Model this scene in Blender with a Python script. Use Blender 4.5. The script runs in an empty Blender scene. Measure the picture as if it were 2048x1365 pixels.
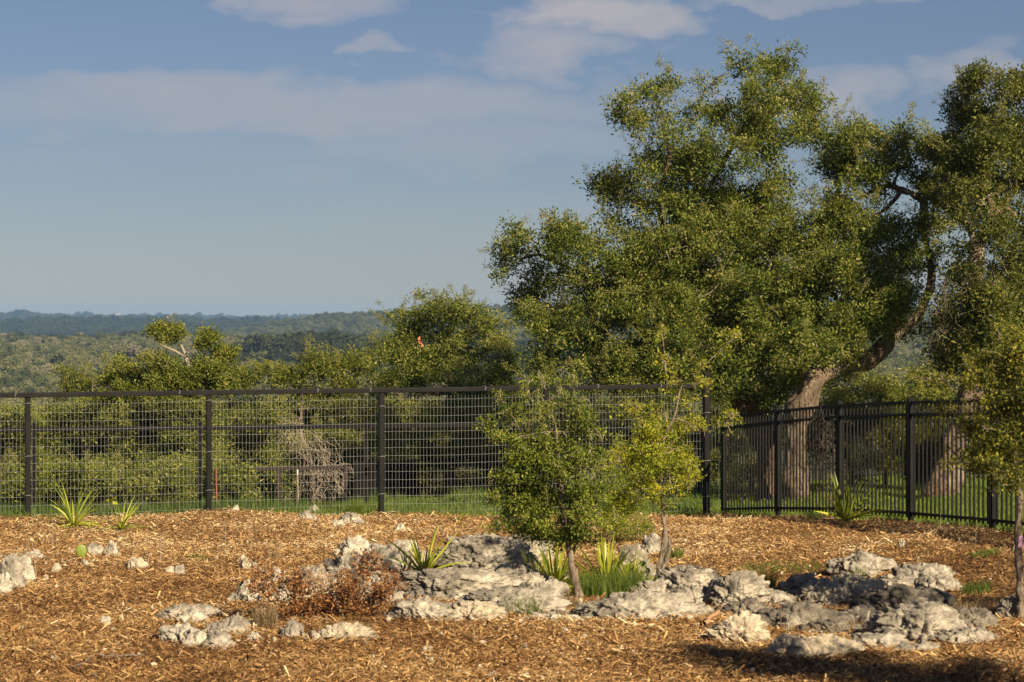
import bpy, math
import numpy as np
from mathutils import Vector

S = bpy.context.scene
COL = S.collection
R = math.radians
F = 4835.0          # focal length in photo pixels (2048 wide)
EYE = 2.7
HZ = 640.0

# ------------------------------------------------------------------ camera
cd = bpy.data.cameras.new('camera'); cam = bpy.data.objects.new('camera', cd); COL.objects.link(cam)
cam.location = (0, 0, EYE); cam.rotation_euler = (R(90), 0, 0)
cd.sensor_width = 36.0; cd.lens = 36.0 * F / 2048.0
cd.shift_y = -(682.5 - HZ) / 2048.0
cd.clip_start = 0.2; cd.clip_end = 30000
cd.dof.use_dof = True; cd.dof.focus_distance = 35.5; cd.dof.aperture_fstop = 5.0
S.camera = cam
S.view_settings.view_transform = 'Standard'; S.view_settings.look = 'None'
S.view_settings.exposure = 0.78; S.view_settings.gamma = 1.0
S.view_settings.use_curve_mapping = False
S.render.engine = 'CYCLES'
S.cycles.max_bounces = 6; S.cycles.diffuse_bounces = 3; S.cycles.glossy_bounces = 2
S.cycles.transmission_bounces = 3; S.cycles.volume_bounces = 0; S.cycles.transparent_max_bounces = 6
S.cycles.use_denoising = True
S.cycles.sample_clamp_indirect = 4.0

# ------------------------------------------------------------------ sun and sky
SUN_EL = 31.0
SUN_AZ = 35.0       # degrees to the right of straight behind the camera
sdir = Vector((math.sin(R(SUN_AZ)) * math.cos(R(SUN_EL)), -math.cos(R(SUN_AZ)) * math.cos(R(SUN_EL)), math.sin(R(SUN_EL))))
sl = bpy.data.lights.new('sun', 'SUN'); so = bpy.data.objects.new('sun', sl); COL.objects.link(so)
sl.energy = 5.0; sl.angle = R(0.5); sl.color = (1.0, 0.86, 0.62)
so.rotation_euler = sdir.to_track_quat('Z', 'Y').to_euler(); so.location = (30, -40, 40)

W = bpy.data.worlds.new('World'); S.world = W; W.use_nodes = True
nt = W.node_tree; nt.nodes.clear()
def N(t, **kw):
    n = nt.nodes.new(t)
    for k, v in kw.items(): setattr(n, k, v)
    return n
def L(a, b): nt.links.new(a, b)
def math_(op, a, b=None, clamp=False):
    n = nt.nodes.new('ShaderNodeMath'); n.operation = op; n.use_clamp = clamp
    for i, v in enumerate((a, b)):
        if v is None: continue
        if isinstance(v, (int, float)): n.inputs[i].default_value = v
        else: nt.links.new(v, n.inputs[i])
    return n.outputs[0]
out = N('ShaderNodeOutputWorld'); bg = N('ShaderNodeBackground'); bg.inputs[1].default_value = 0.030
sky = N('ShaderNodeTexSky', sky_type='NISHITA'); sky.sun_disc = False
sky.sun_elevation = R(SUN_EL); sky.sun_rotation = math.atan2(sdir.x, sdir.y)
sky.altitude = 0; sky.air_density = 1.0; sky.dust_density = 0.0; sky.ozone_density = 2.2
tc = N('ShaderNodeTexCoord'); sp = N('ShaderNodeSeparateXYZ'); L(tc.outputs['Generated'], sp.inputs[0])
hyp = math_('SQRT', math_('ADD', math_('MULTIPLY', sp.outputs[0], sp.outputs[0]), math_('MULTIPLY', sp.outputs[1], sp.outputs[1])))
u0 = math_('ARCTAN2', sp.outputs[0], sp.outputs[1]); v0 = math_('DIVIDE', sp.outputs[2], math_('MAXIMUM', hyp, 0.02))
cmb = N('ShaderNodeCombineXYZ'); L(math_('MULTIPLY', u0, 22.0), cmb.inputs[0]); L(math_('MULTIPLY', v0, 52.0), cmb.inputs[1])
nz = N('ShaderNodeTexNoise'); nz.inputs['Scale'].default_value = 1.0; nz.inputs['Detail'].default_value = 6; nz.inputs['Roughness'].default_value = 0.55
L(cmb.outputs[0], nz.inputs['Vector'])
nsep = N('ShaderNodeSeparateColor'); L(nz.outputs['Color'], nsep.inputs[0])
u = math_('ADD', u0, math_('MULTIPLY', math_('SUBTRACT', nsep.outputs[0], 0.5), 0.11))
v = math_('ADD', v0, math_('MULTIPLY', math_('SUBTRACT', nsep.outputs[1], 0.5), 0.036))
clouds = [(615, 12, 190, 36, .62), (740, 22, 70, 22, .35), (1215, 38, 180, 44, 1.0), (1080, 112, 200, 50, .72), (750, 102, 70, 20, .5),
          (620, 212, 700, 58, .62), (300, 190, 280, 36, .45), (690, 182, 130, 38, .62), (980, 285, 330, 50, .38), (650, 330, 120, 30, .18),
          (1700, 195, 130, 66, .62), (1900, 150, 110, 34, .45), (2000, 165, 130, 60, .60), (900, 430, 420, 70, .12),
          (1550, 2, 200, 16, .5), (1850, 8, 160, 18, .4), (1420, 180, 120, 40, .3), (350, 300, 500, 50, .12)]
mask = None
for px, py, rx, ry, st in clouds:
    cu, cv = (px - 1024) / F, (HZ - py) / F
    a = math_('DIVIDE', math_('SUBTRACT', u, cu), rx / F)
    b = math_('DIVIDE', math_('SUBTRACT', v, cv), ry / F)
    d = math_('ADD', math_('MULTIPLY', a, a), math_('MULTIPLY', b, b))
    m = math_('MULTIPLY', math_('SUBTRACT', 1.0, math_('MULTIPLY', math_('SUBTRACT', d, 0.15), 0.85), True), st)
    mask = m if mask is None else math_('MAXIMUM', mask, m)
# the same broken cloud goes on all round the sky, outside the frame
nz2 = N('ShaderNodeTexNoise'); nz2.inputs['Scale'].default_value = 2.2; nz2.inputs['Detail'].default_value = 7
mp = N('ShaderNodeMapping'); mp.inputs['Scale'].default_value = (1, 1, 4); L(tc.outputs['Generated'], mp.inputs[0]); L(mp.outputs[0], nz2.inputs['Vector'])
far = math_('MULTIPLY', math_('SUBTRACT', nz2.outputs[0], 0.50), 3.0, True)
outside = math_('MULTIPLY', math_('SUBTRACT', math_('ABSOLUTE', u0), 0.24), 6.0, True)
high = math_('MULTIPLY', math_('SUBTRACT', v0, 0.15), 8.0, True)
gen = math_('MULTIPLY', math_('MULTIPLY', far, math_('MAXIMUM', outside, high)), 0.55)
mask = math_('MAXIMUM', mask, gen)
mask = math_('MULTIPLY', mask, math_('MULTIPLY', math_('ADD', nz.outputs[0], 0.45), 1.05), True)
hsv = N('ShaderNodeHueSaturation'); hsv.inputs['Saturation'].default_value = 0.86; hsv.inputs['Value'].default_value = 1.0
L(sky.outputs[0], hsv.inputs['Color'])
tint = N('ShaderNodeMix', data_type='RGBA', blend_type='MULTIPLY'); tint.inputs[0].default_value = 1.0
L(hsv.outputs[0], tint.inputs[6]); tint.inputs[7].default_value = (.75, .81, 1.03, 1)
mix = N('ShaderNodeMix', data_type='RGBA')
L(mask, mix.inputs[0]); L(tint.outputs[2], mix.inputs[6]); mix.inputs[7].default_value = (8.4, 8.3, 8.9, 1)
L(mix.outputs[2], bg.inputs[0]); L(bg.outputs[0], out.inputs[0])

# ------------------------------------------------------------------ numpy helpers
rng = np.random.default_rng(7)
def _h(ix, iy, iz, s):
    h = (ix.astype(np.int64) * 374761393 + iy.astype(np.int64) * 668265263 + iz.astype(np.int64) * 2147483647 + s * 974634777) & 0xffffffff
    h = ((h ^ (h >> 13)) * 1274126177) & 0xffffffff
    h = ((h ^ (h >> 15)) * 2246822519) & 0xffffffff
    return ((h ^ (h >> 16)) & 0xffffff) / float(0xffffff)
def vn(p, s=0):
    p = np.asarray(p, float)
    if p.ndim == 1: return vn(p[None], s)[0]
    i = np.floor(p); f = p - i; f = f * f * (3 - 2 * f); i = i.astype(np.int64)
    x, y, z = i[..., 0], i[..., 1], i[..., 2]; fx, fy, fz = f[..., 0], f[..., 1], f[..., 2]
    r = 0
    for a in (0, 1):
        for b in (0, 1):
            for c in (0, 1):
                r = r + _h(x + a, y + b, z + c, s) * (fx if a else 1 - fx) * (fy if b else 1 - fy) * (fz if c else 1 - fz)
    return r * 2 - 1
def fbm(p, o=4, s=0, g=0.5):
    r = 0; a = 1.0; p = np.asarray(p, float)
    for k in range(o): r = r + a * vn(p, s + k * 17); p = p * 2.03 + 11.3; a *= g
    return r
def fb2(x, y, o=4, s=0): return fbm(np.stack([x, y, np.zeros_like(x) + .5], -1), o, s)
def unit(v): return v / np.maximum(np.linalg.norm(v, axis=-1, keepdims=True), 1e-9)
def sm(a, b, x): t = np.clip((x - a) / (b - a), 0, 1); return t * t * (3 - 2 * t)
def P(px, py, Y): return np.array([(px - 1024) / F * Y, Y, EYE - (py - HZ) / F * Y])

def mesh_np(name, V, Fc, mat, parent=None, tint=None, smooth=False):
    """V (n,3) world coordinates, Fc (m,k) indices; parent: an Empty whose location is subtracted."""
    V = np.asarray(V, np.float32); Fc = np.asarray(Fc, np.int32)
    if parent is not None:
        q = parent; off = np.zeros(3, np.float32)
        while q is not None: off += np.array(q.location, np.float32); q = q.parent
        V = V - off
    me = bpy.data.meshes.new(name); m, k = Fc.shape
    me.vertices.add(len(V)); me.vertices.foreach_set('co', V.ravel())
    me.loops.add(m * k); me.loops.foreach_set('vertex_index', Fc.ravel())
    me.polygons.add(m); me.polygons.foreach_set('loop_start', np.arange(0, m * k, k, dtype=np.int32))
    me.polygons.foreach_set('loop_total', np.full(m, k, np.int32))
    me.polygons.foreach_set('use_smooth', np.full(m, smooth, bool))
    if tint is not None:
        at = me.attributes.new('tint', 'FLOAT', 'FACE'); at.data.foreach_set('value', np.asarray(tint, np.float32))
    me.update(calc_edges=True); me.materials.append(mat)
    o = bpy.data.objects.new(name, me); COL.objects.link(o); o.parent = parent
    return o
def thing(name, label, cat, loc=(0, 0, 0), group=None):
    o = bpy.data.objects.new(name, None); COL.objects.link(o); o.location = tuple(float(a) for a in loc)
    o.empty_display_size = .1; o['label'] = label; o['category'] = cat
    if group: o['group'] = group
    return o
def kind(o, k): o['kind'] = k; return o

def boxes(cs):
    """list of (origin, ax, ay, az) full edge vectors from the centre -> verts, quads"""
    V = []; Q = []
    for c, ax, ay, az in cs:
        c, ax, ay, az = map(lambda t: np.asarray(t, float), (c, ax, ay, az)); b = len(V)
        for i in (-.5, .5):
            for j in (-.5, .5):
                for k in (-.5, .5): V.append(c + i * ax + j * ay + k * az)
        Q += [[b, b+1, b+3, b+2], [b+4, b+6, b+7, b+5], [b, b+4, b+5, b+1], [b+2, b+3, b+7, b+6], [b, b+2, b+6, b+4], [b+1, b+5, b+7, b+3]]
    return np.array(V), np.array(Q)
def tubes(lines, sides=5, wob=0.0, s=0):
    """lines: list of (pts (n,3), radii (n,))"""
    V = []; Q = []; base = 0
    an = np.arange(sides) / sides * 2 * np.pi
    for pts, rad in lines:
        pts = np.asarray(pts, float); rad = np.broadcast_to(np.asarray(rad, float), (len(pts),))
        t = np.gradient(pts, axis=0); t = unit(t)
        ref = np.array([0, 1.0, 0]) if abs(t[:, 1]).max() < .93 else np.array([.2, .1, 1.0]) if abs(t[:, 2]).max() < .93 else np.array([1.0, .3, 0.1])
        n1 = unit(np.cross(t, ref)); n2 = np.cross(t, n1)
        ring = pts[:, None] + rad[:, None, None] * (np.cos(an)[None, :, None] * n1[:, None] + np.sin(an)[None, :, None] * n2[:, None])
        if wob:
            dn = unit(ring - pts[:, None]); ring = ring + dn * (fbm(ring * 5.0 / max(rad.max() * 6, .2), 3, s)[..., None] * rad[:, None, None] * wob)
        V.append(ring.reshape(-1, 3)); n = len(pts)
        i = np.arange(n - 1)[:, None] * sides + np.arange(sides)[None]; j = np.arange(n - 1)[:, None] * sides + (np.arange(sides)[None] + 1) % sides
        Q.append(np.stack([i, j, j + sides, i + sides], -1).reshape(-1, 4) + base); base += n * sides
    return np.concatenate(V), np.concatenate(Q)
def spline(ctrl, n):
    """Catmull-Rom through control rows (any width)"""
    c = np.asarray(ctrl, float); c = np.vstack([2 * c[0] - c[1], c, 2 * c[-1] - c[-2]])
    o = []
    for i in range(1, len(c) - 2):
        for t in np.arange(n) / n:
            o.append(.5 * ((2 * c[i]) + (-c[i-1] + c[i+1]) * t + (2 * c[i-1] - 5 * c[i] + 4 * c[i+1] - c[i+2]) * t * t + (-c[i-1] + 3 * c[i] - 3 * c[i+1] + c[i+2]) * t ** 3))
    o.append(c[-2]); return np.array(o)
def leaves(pos, axis, length, width, rg, fold=.25):
    """two-triangle folded leaves"""
    n = len(pos); a = unit(axis); r = unit(np.cross(a, rg.normal(size=(n, 3)))); nn = np.cross(a, r)
    l = np.asarray(length)[:, None]; w = np.asarray(width)[:, None]
    p0 = pos; p2 = pos + a * l; m = pos + a * l * .5 + nn * w * fold
    V = np.stack([p0, m + r * w * .5, p2, m - r * w * .5], 1).reshape(-1, 3)
    b = np.arange(n)[:, None] * 4
    T = np.concatenate([b + np.array([[0, 1, 2]]), b + np.array([[0, 2, 3]])], 1).reshape(-1, 3)
    return V, T
def ico(sub):
    import bmesh
    bm = bmesh.new(); bmesh.ops.create_icosphere(bm, subdivisions=sub, radius=1.0)
    V = np.array([v.co[:] for v in bm.verts]); T = np.array([[v.index for v in f.verts] for f in bm.faces]); bm.free(); return V, T
ICO = {k: ico(k) for k in (1, 2, 3, 4, 5, 6)}

# ------------------------------------------------------------------ materials
def newmat(name):
    m = bpy.data.materials.new(name); m.use_nodes = True; t = m.node_tree; b = t.nodes['Principled BSDF']
    return m, t, b
def ramp(t, fac, stops):
    n = t.nodes.new('ShaderNodeValToRGB'); cr = n.color_ramp
    while len(cr.elements) < len(stops): cr.elements.new(.5)
    for e, (p, c) in zip(cr.elements, stops): e.position = p; e.color = (*c, 1)
    t.links.new(fac, n.inputs[0]); return n.outputs[0]
def noise(t, scale, detail=5, rough=.55, co='Object', stretch=None, out=0):
    tc = t.nodes.new('ShaderNodeTexCoord'); n = t.nodes.new('ShaderNodeTexNoise')
    n.inputs['Scale'].default_value = scale; n.inputs['Detail'].default_value = detail; n.inputs['Roughness'].default_value = rough
    if stretch:
        mp = t.nodes.new('ShaderNodeMapping'); mp.inputs['Scale'].default_value = stretch
        t.links.new(tc.outputs[co], mp.inputs[0]); t.links.new(mp.outputs[0], n.inputs['Vector'])
    else: t.links.new(tc.outputs[co], n.inputs['Vector'])
    return n.outputs[out]
def bump(t, b, h, dist, strength=1.0):
    n = t.nodes.new('ShaderNodeBump'); n.inputs['Distance'].default_value = dist; n.inputs['Strength'].default_value = strength
    t.links.new(h, n.inputs['Height']); t.links.new(n.outputs[0], b.inputs['Normal']); return n
def mixc(t, fac, a, c, mode='MIX'):
    n = t.nodes.new('ShaderNodeMix'); n.data_type = 'RGBA'; n.blend_type = mode
    for i, v in ((0, fac), (6, a), (7, c)):
        if hasattr(v, 'is_linked'): t.links.new(v, n.inputs[i])
        elif i == 0: n.inputs[0].default_value = v
        else: n.inputs[i].default_value = (*v, 1)
    return n.outputs[2]
def attr(t, name='tint'):
    n = t.nodes.new('ShaderNodeAttribute'); n.attribute_name = name; return n.outputs['Fac']
def leafmat(name, stops, trans=.3, rough=.5, spec=.28):
    m, t, b = newmat(name)
    ia = t.nodes.new('ShaderNodeAttribute'); ia.attribute_name = 'itint'; ia.attribute_type = 'INSTANCER'
    ad = t.nodes.new('ShaderNodeMath'); ad.operation = 'ADD'; ad.use_clamp = True; t.links.new(attr(t), ad.inputs[0]); t.links.new(ia.outputs['Fac'], ad.inputs[1])
    c = ramp(t, ad.outputs[0], stops); t.links.new(c, b.inputs['Base Color'])
    b.inputs['Roughness'].default_value = rough; b.inputs['Specular IOR Level'].default_value = spec
    tr = t.nodes.new('ShaderNodeBsdfTranslucent'); t.links.new(mixc(t, .35, c, (.28, .30, .03)), tr.inputs[0])
    mx = t.nodes.new('ShaderNodeMixShader'); mx.inputs[0].default_value = trans
    t.links.new(b.outputs[0], mx.inputs[1]); t.links.new(tr.outputs[0], mx.inputs[2])
    t.links.new(mx.outputs[0], t.nodes['Material Output'].inputs[0]); return m
def flat(name, col, rough=.6, metal=0.0, spec=.5, nscale=0, var=.25, bscale=0, bdist=0):
    m, t, b = newmat(name); b.inputs['Roughness'].default_value = rough; b.inputs['Metallic'].default_value = metal
    b.inputs['Specular IOR Level'].default_value = spec
    if nscale:
        c = np.array(col); t.links.new(ramp(t, noise(t, nscale), [(.3, tuple(c * (1 - var))), (.7, tuple(c * (1 + var)))]), b.inputs['Base Color'])
    else: b.inputs['Base Color'].default_value = (*col, 1)
    if bscale: bump(t, b, noise(t, bscale, 6, .65), bdist)
    return m

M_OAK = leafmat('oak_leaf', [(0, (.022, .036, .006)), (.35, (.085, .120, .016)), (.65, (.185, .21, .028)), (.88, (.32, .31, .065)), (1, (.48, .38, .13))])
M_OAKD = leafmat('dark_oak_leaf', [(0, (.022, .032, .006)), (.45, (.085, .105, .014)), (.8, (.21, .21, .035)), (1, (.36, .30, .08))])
M_BUSH = leafmat('thicket_leaf', [(0, (.032, .046, .007)), (.4, (.115, .145, .018)), (.75, (.25, .26, .036)), (1, (.48, .40, .12))])
M_SAPA = leafmat('sapling_leaf', [(0, (.028, .046, .007)), (.4, (.095, .135, .014)), (.75, (.22, .26, .028)), (1, (.46, .44, .07))])
M_SAPB = leafmat('yellow_sapling_leaf', [(0, (.08, .11, .008)), (.35, (.20, .25, .018)), (.7, (.42, .42, .028)), (1, (.60, .46, .03))], .35)
M_SAPC = leafmat('right_sapling_leaf', [(0, (.035, .052, .010)), (.5, (.12, .13, .018)), (.85, (.32, .29, .03)), (1, (.55, .45, .04))], .3)
M_SAPG = leafmat('soft_green_leaf', [(0, (.05, .08, .008)), (.45, (.17, .22, .018)), (.8, (.34, .37, .03)), (1, (.5, .48, .06))], .35)
M_DEAD = leafmat('dead_leaf', [(0, (.05, .026, .013)), (.4, (.18, .075, .028)), (.75, (.40, .17, .055)), (1, (.56, .34, .15))], .15, .7, .2)
M_GRASS = leafmat('grass_blade', [(0, (.06, .10, .015)), (.5, (.13, .19, .028)), (.85, (.22, .27, .045)), (1, (.42, .34, .13))], .35, .5, .3)
M_DRY = leafmat('dry_grass_blade', [(0, (.14, .09, .045)), (.5, (.30, .21, .11)), (1, (.46, .34, .19))], .2, .7, .2)
M_STRAP = leafmat('strap_leaf', [(0, (.08, .12, .012)), (.45, (.27, .32, .025)), (1, (.62, .58, .07))], .3, .38, .5)
M_LAWN = leafmat('lawn_blade', [(0, (.08, .13, .015)), (.5, (.17, .24, .028)), (1, (.32, .36, .06))], .35, .6, .2)

def barkmat(name, a, c, dark):
    m, t, b = newmat(name)
    n1 = noise(t, 5, 6, .6, stretch=(1, 1, .35)); n2 = noise(t, 26, 6, .7, stretch=(1, 1, .3))
    c1 = ramp(t, n1, [(.35, a), (.65, c)]); c2 = mixc(t, ramp(t, n2, [(.38, (1, 1, 1)), (.52, (0, 0, 0))]), c1, dark)
    t.links.new(c2, b.inputs['Base Color']); b.inputs['Roughness'].default_value = .9; b.inputs['Specular IOR Level'].default_value = .2
    bump(t, b, n2, .07); return m
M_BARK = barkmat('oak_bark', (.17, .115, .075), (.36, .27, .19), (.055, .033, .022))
M_BARKD = barkmat('shaded_oak_bark', (.12, .07, .045), (.24, .15, .10), (.04, .022, .015))  # darker copy of the oak bark, shade put into its colour
M_TWIG = flat('pale_twig', (.34, .27, .20), .9, nscale=9)
M_STEM = barkmat('sapling_bark', (.26, .19, .13), (.42, .33, .25), (.10, .065, .045))

def rockmat(name, pale, grey, lichen, bias):
    m, t, b = newmat(name)
    n1 = noise(t, 2.6, 7, .6, out=0); n2 = noise(t, 11, 8, .68); n3 = noise(t, 42, 8, .7); n4 = noise(t, 5.5, 7, .7, stretch=(1, 1, 1.6))
    c1 = mixc(t, ramp(t, n1, [(.42 + bias, (0, 0, 0)), (.56 + bias, (1, 1, 1))]), grey, pale)
    c2 = mixc(t, ramp(t, n4, [(.52, (0, 0, 0)), (.64, (.75, .75, .75))]), c1, lichen)
    c3 = mixc(t, .65, c2, ramp(t, n2, [(.30, (.30, .27, .24)), (.46, (.82, .80, .77)), (.72, (1.25, 1.22, 1.16))]), 'MULTIPLY')
    c4 = mixc(t, ramp(t, n3, [(.60, (0, 0, 0)), (.70, (.7, .7, .7))]), c3, (.10, .08, .065))
    t.links.new(c4, b.inputs['Base Color']); b.inputs['Roughness'].default_value = .92; b.inputs['Specular IOR Level'].default_value = .15
    ad = t.nodes.new('ShaderNodeMath'); ad.operation = 'ADD'; t.links.new(n2, ad.inputs[0])
    mu = t.nodes.new('ShaderNodeMath'); mu.operation = 'MULTIPLY'; mu.inputs[1].default_value = .45; t.links.new(n3, mu.inputs[0]); t.links.new(mu.outputs[0], ad.inputs[1])
    bump(t, b, ad.outputs[0], .05, .9); return m
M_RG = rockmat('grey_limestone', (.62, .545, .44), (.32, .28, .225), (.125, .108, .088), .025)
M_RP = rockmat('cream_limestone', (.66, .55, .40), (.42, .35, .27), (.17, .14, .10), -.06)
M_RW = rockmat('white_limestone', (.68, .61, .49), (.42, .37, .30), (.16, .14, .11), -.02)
M_RD = rockmat('shade_toned_limestone', (.35, .30, .24), (.20, .17, .135), (.08, .072, .06), .04)  # darker limestone for the right outcrop, tree shade put into the colour

M_BLACK, t, b = newmat('black_painted_steel')
t.links.new(ramp(t, noise(t, 3, 4), [(.35, (.006, .0055, .005)), (.7, (.013, .011, .010))]), b.inputs['Base Color'])
b.inputs['Roughness'].default_value = .55; b.inputs['Specular IOR Level'].default_value = .16
bump(t, b, noise(t, 60, 3), .002, .4)
M_BROWN = flat('dark_brown_steel', (.040, .026, .020), .45, 0, .5, 6)
M_WIRE = flat('galvanised_wire', (.42, .42, .40), .5, .3, .4)
M_WHITE = flat('white_paint', (.75, .73, .68), .6)
M_RED = flat('rusty_red_steel', (.22, .045, .025), .7, nscale=20)
M_PINK = flat('pink_ribbon_cloth', (.80, .42, .62), .6)
M_ORANGE = flat('orange_leaf', (.62, .20, .07), .6)

# mulch bed: shreds of bark and wood
M_MULCH, t, b = newmat('wood_mulch_ground')
na = noise(t, 30, 8, .75, stretch=(1, .45, 1)); nb = noise(t, 1.1, 5, .6); nc = noise(t, 120, 6, .7, stretch=(.35, 1, 1))
c = ramp(t, na, [(.25, (.04, .02, .009)), (.45, (.19, .10, .043)), (.6, (.34, .20, .088)), (.8, (.54, .35, .16))])
c = mixc(t, .6, c, ramp(t, nc, [(.3, (.40, .33, .28)), (.55, (1, 1, 1)), (.8, (1.3, 1.25, 1.15))]), 'MULTIPLY')
c = mixc(t, .5, c, ramp(t, nb, [(.3, (.62, .55, .50)), (.7, (1.15, 1.15, 1.15))]), 'MULTIPLY')
t.links.new(c, b.inputs['Base Color']); b.inputs['Roughness'].default_value = .95; b.inputs['Specular IOR Level'].default_value = .1
bump(t, b, na, .05)
M_CHIP = leafmat('mulch_chip', [(0, (.045, .021, .009)), (.26, (.17, .080, .027)), (.55, (.37, .20, .074)), (.85, (.58, .38, .165)), (1, (.78, .62, .38))], .04, .8, .25)

M_GROUND, t, b = newmat('scrub_ground')
n1 = noise(t, .09, 8, .65); n2 = noise(t, 1.6, 6, .65); n3 = noise(t, .008, 5, .6)
c = ramp(t, n1, [(.32, (.045, .055, .020)), (.5, (.085, .090, .032)), (.68, (.14, .125, .055))])
c = mixc(t, .5, c, ramp(t, n2, [(.3, (.5, .5, .45)), (.7, (1.3, 1.25, 1.2))]), 'MULTIPLY')
c = mixc(t, .6, c, ramp(t, n3, [(.35, (.6, .65, .6)), (.65, (1.35, 1.25, 1.0))]), 'MULTIPLY')
t.links.new(c, b.inputs['Base Color']); b.inputs['Roughness'].default_value = .95; b.inputs['Specular IOR Level'].default_value = .1
M_LAWNG = flat('lawn_soil', (.12, .16, .03), .95, spec=.1, nscale=6, var=.35, bscale=40, bdist=.02)

# ------------------------------------------------------------------ sprigs: many small copies of a few leafy twigs
def proto(name, V, T, mat, tint, smooth=False):
    o = mesh_np(name, V, T, mat, tint=tint, smooth=smooth); COL.objects.unlink(o); return o
GN = {}
def scatter_group(key, protos):
    if key in GN: return GN[key]
    g = bpy.data.node_groups.new('scatter_' + key, 'GeometryNodeTree')
    g.interface.new_socket('Geometry', in_out='INPUT', socket_type='NodeSocketGeometry'); g.interface.new_socket('Geometry', in_out='OUTPUT', socket_type='NodeSocketGeometry')
    gi = g.nodes.new('NodeGroupInput'); go = g.nodes.new('NodeGroupOutput'); iop = g.nodes.new('GeometryNodeInstanceOnPoints'); jn = g.nodes.new('GeometryNodeJoinGeometry')
    for p in protos:
        oi = g.nodes.new('GeometryNodeObjectInfo'); oi.inputs['Object'].default_value = p; oi.inputs['As Instance'].default_value = True; g.links.new(oi.outputs['Geometry'], jn.inputs[0])
    def na(nm, ty):
        n = g.nodes.new('GeometryNodeInputNamedAttribute'); n.data_type = ty; n.inputs[0].default_value = nm; return n.outputs[0]
    g.links.new(gi.outputs[0], iop.inputs['Points']); g.links.new(jn.outputs[0], iop.inputs['Instance']); iop.inputs['Pick Instance'].default_value = True
    g.links.new(na('idx', 'INT'), iop.inputs['Instance Index']); g.links.new(na('scl', 'FLOAT_VECTOR'), iop.inputs['Scale'])
    e2r = g.nodes.new('FunctionNodeEulerToRotation'); g.links.new(na('rot', 'FLOAT_VECTOR'), e2r.inputs[0]); g.links.new(e2r.outputs[0], iop.inputs['Rotation'])
    g.links.new(iop.outputs[0], go.inputs[0]); GN[key] = g; return g
def scatter(name, key, protos, pos, rot, scl, itint, parent=None, rg=None):
    n = len(pos); o = mesh_np(name, pos, np.zeros((0, 3), int), protos[0].data.materials[0], parent)
    me = o.data; rg = rg or np.random.default_rng(1)
    for nm, ty, ar, f in (('rot', 'FLOAT_VECTOR', rot, 'vector'), ('scl', 'FLOAT_VECTOR', scl, 'vector'), ('itint', 'FLOAT', itint, 'value'), ('idx', 'INT', rg.integers(len(protos), size=n), 'value')):
        a = me.attributes.new(nm, ty, 'POINT'); a.data.foreach_set(f, np.asarray(ar, np.int32 if ty == 'INT' else np.float32).ravel())
    m = o.modifiers.new('scatter', 'NODES'); m.node_group = scatter_group(key, protos); return kind(o, 'stuff')
PROTOS = {}
def sprigs(mat, lw, n=15, rad=.085, ll=.056, seed=3):
    key = f'{mat.name}_{lw}_{n}'
    if key not in PROTOS:
        rg = np.random.default_rng(seed); ps = []
        for v in range(5):
            az = rg.random() * 6.28; t = rg.random(n); stem = np.stack([t * rad * 2 - rad, .25 * rad * np.sin(t * 3 + az), .3 * rad * t], 1)
            off = rg.normal(size=(n, 3)); pos = stem + off * rad * .42; ax = unit(unit(off) + np.array([.6, 0, .35]) + rg.normal(size=(n, 3)) * .5)
            l_ = ll * rg.uniform(.65, 1.25, n); V, T = leaves(pos, ax, l_, l_ * lw * rg.uniform(.8, 1.2, n), rg)
            ps.append(proto('sprig', V, T, mat, np.repeat(np.clip(rg.beta(2.2, 2.4, n), 0, .99), 2)))
        PROTOS[key] = ps
    return key, PROTOS[key]

# ------------------------------------------------------------------ the lie of the land
CP = np.array([(-6.42, 32.05, .085), (-4.12, 32.85, .10), (-1.82, 33.65, -.02), (.48, 34.45, -.08), (2.78, 35.25, -.165), (3.15, 36, -.226),
      (3.73, 33.86, -.045), (4.3, 31.72, .11), (4.88, 29.58, .23), (5.45, 27.44, .32), (6.03, 25.3, .38), (7.2, 21, .42), (-9, 31, .1), (-9, 24, .05),
      (-5, 28, .0), (-5, 23, 0), (-4, 18, 0), (0, 29, -.02), (0, 25, -.06), (-1, 21.6, .03), (1, 21.4, .03), (0, 18, 0), (0, 14, 0), (3, 29, .07), (3, 24, -.02), (3, 20, .03),
      (4.5, 20, .08), (4, 16, 0), (0, 8, 0), (-6, 10, 0), (6, 10, .1), (6, 16, .2),
      (-8, 36, -.35), (-5, 36.5, -.3), (-1, 37.5, -.1), (1, 37.8, -.12), (-8, 42, -1.4), (-4, 42, -1.3), (0, 42, -1.0), (2.5, 41, -.45), (6, 40, -.15), (9, 36, .2),
      (4, 46, -.55), (8, 46, -.4), (12, 44, -.2), (-8, 50, -2.4), (-2, 50, -2.2), (3, 54, -1.6), (9, 54, -1.2), (-9, 60, -3.4), (0, 60, -3.2), (9, 60, -2.8)])
def gz_near(x, y):
    x = np.asarray(x, float); y = np.asarray(y, float)
    num = 0; den = 0
    for cx, cy, cz in CP:
        d2 = ((x - cx) ** 2 + ((y - cy) * .8) ** 2 + .8) ** 1.8
        num = num + cz / d2; den = den + 1 / d2
    return num / den + (fb2(x * .55, y * .55, 3, 3) * .035 + fb2(x * 2.1, y * 2.1, 2, 9) * .012) * np.where(y < 60, 1, 0)
def lerpx(px, pts):
    return np.interp(px, [p[0] for p in pts], [p[1] for p in pts])
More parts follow.
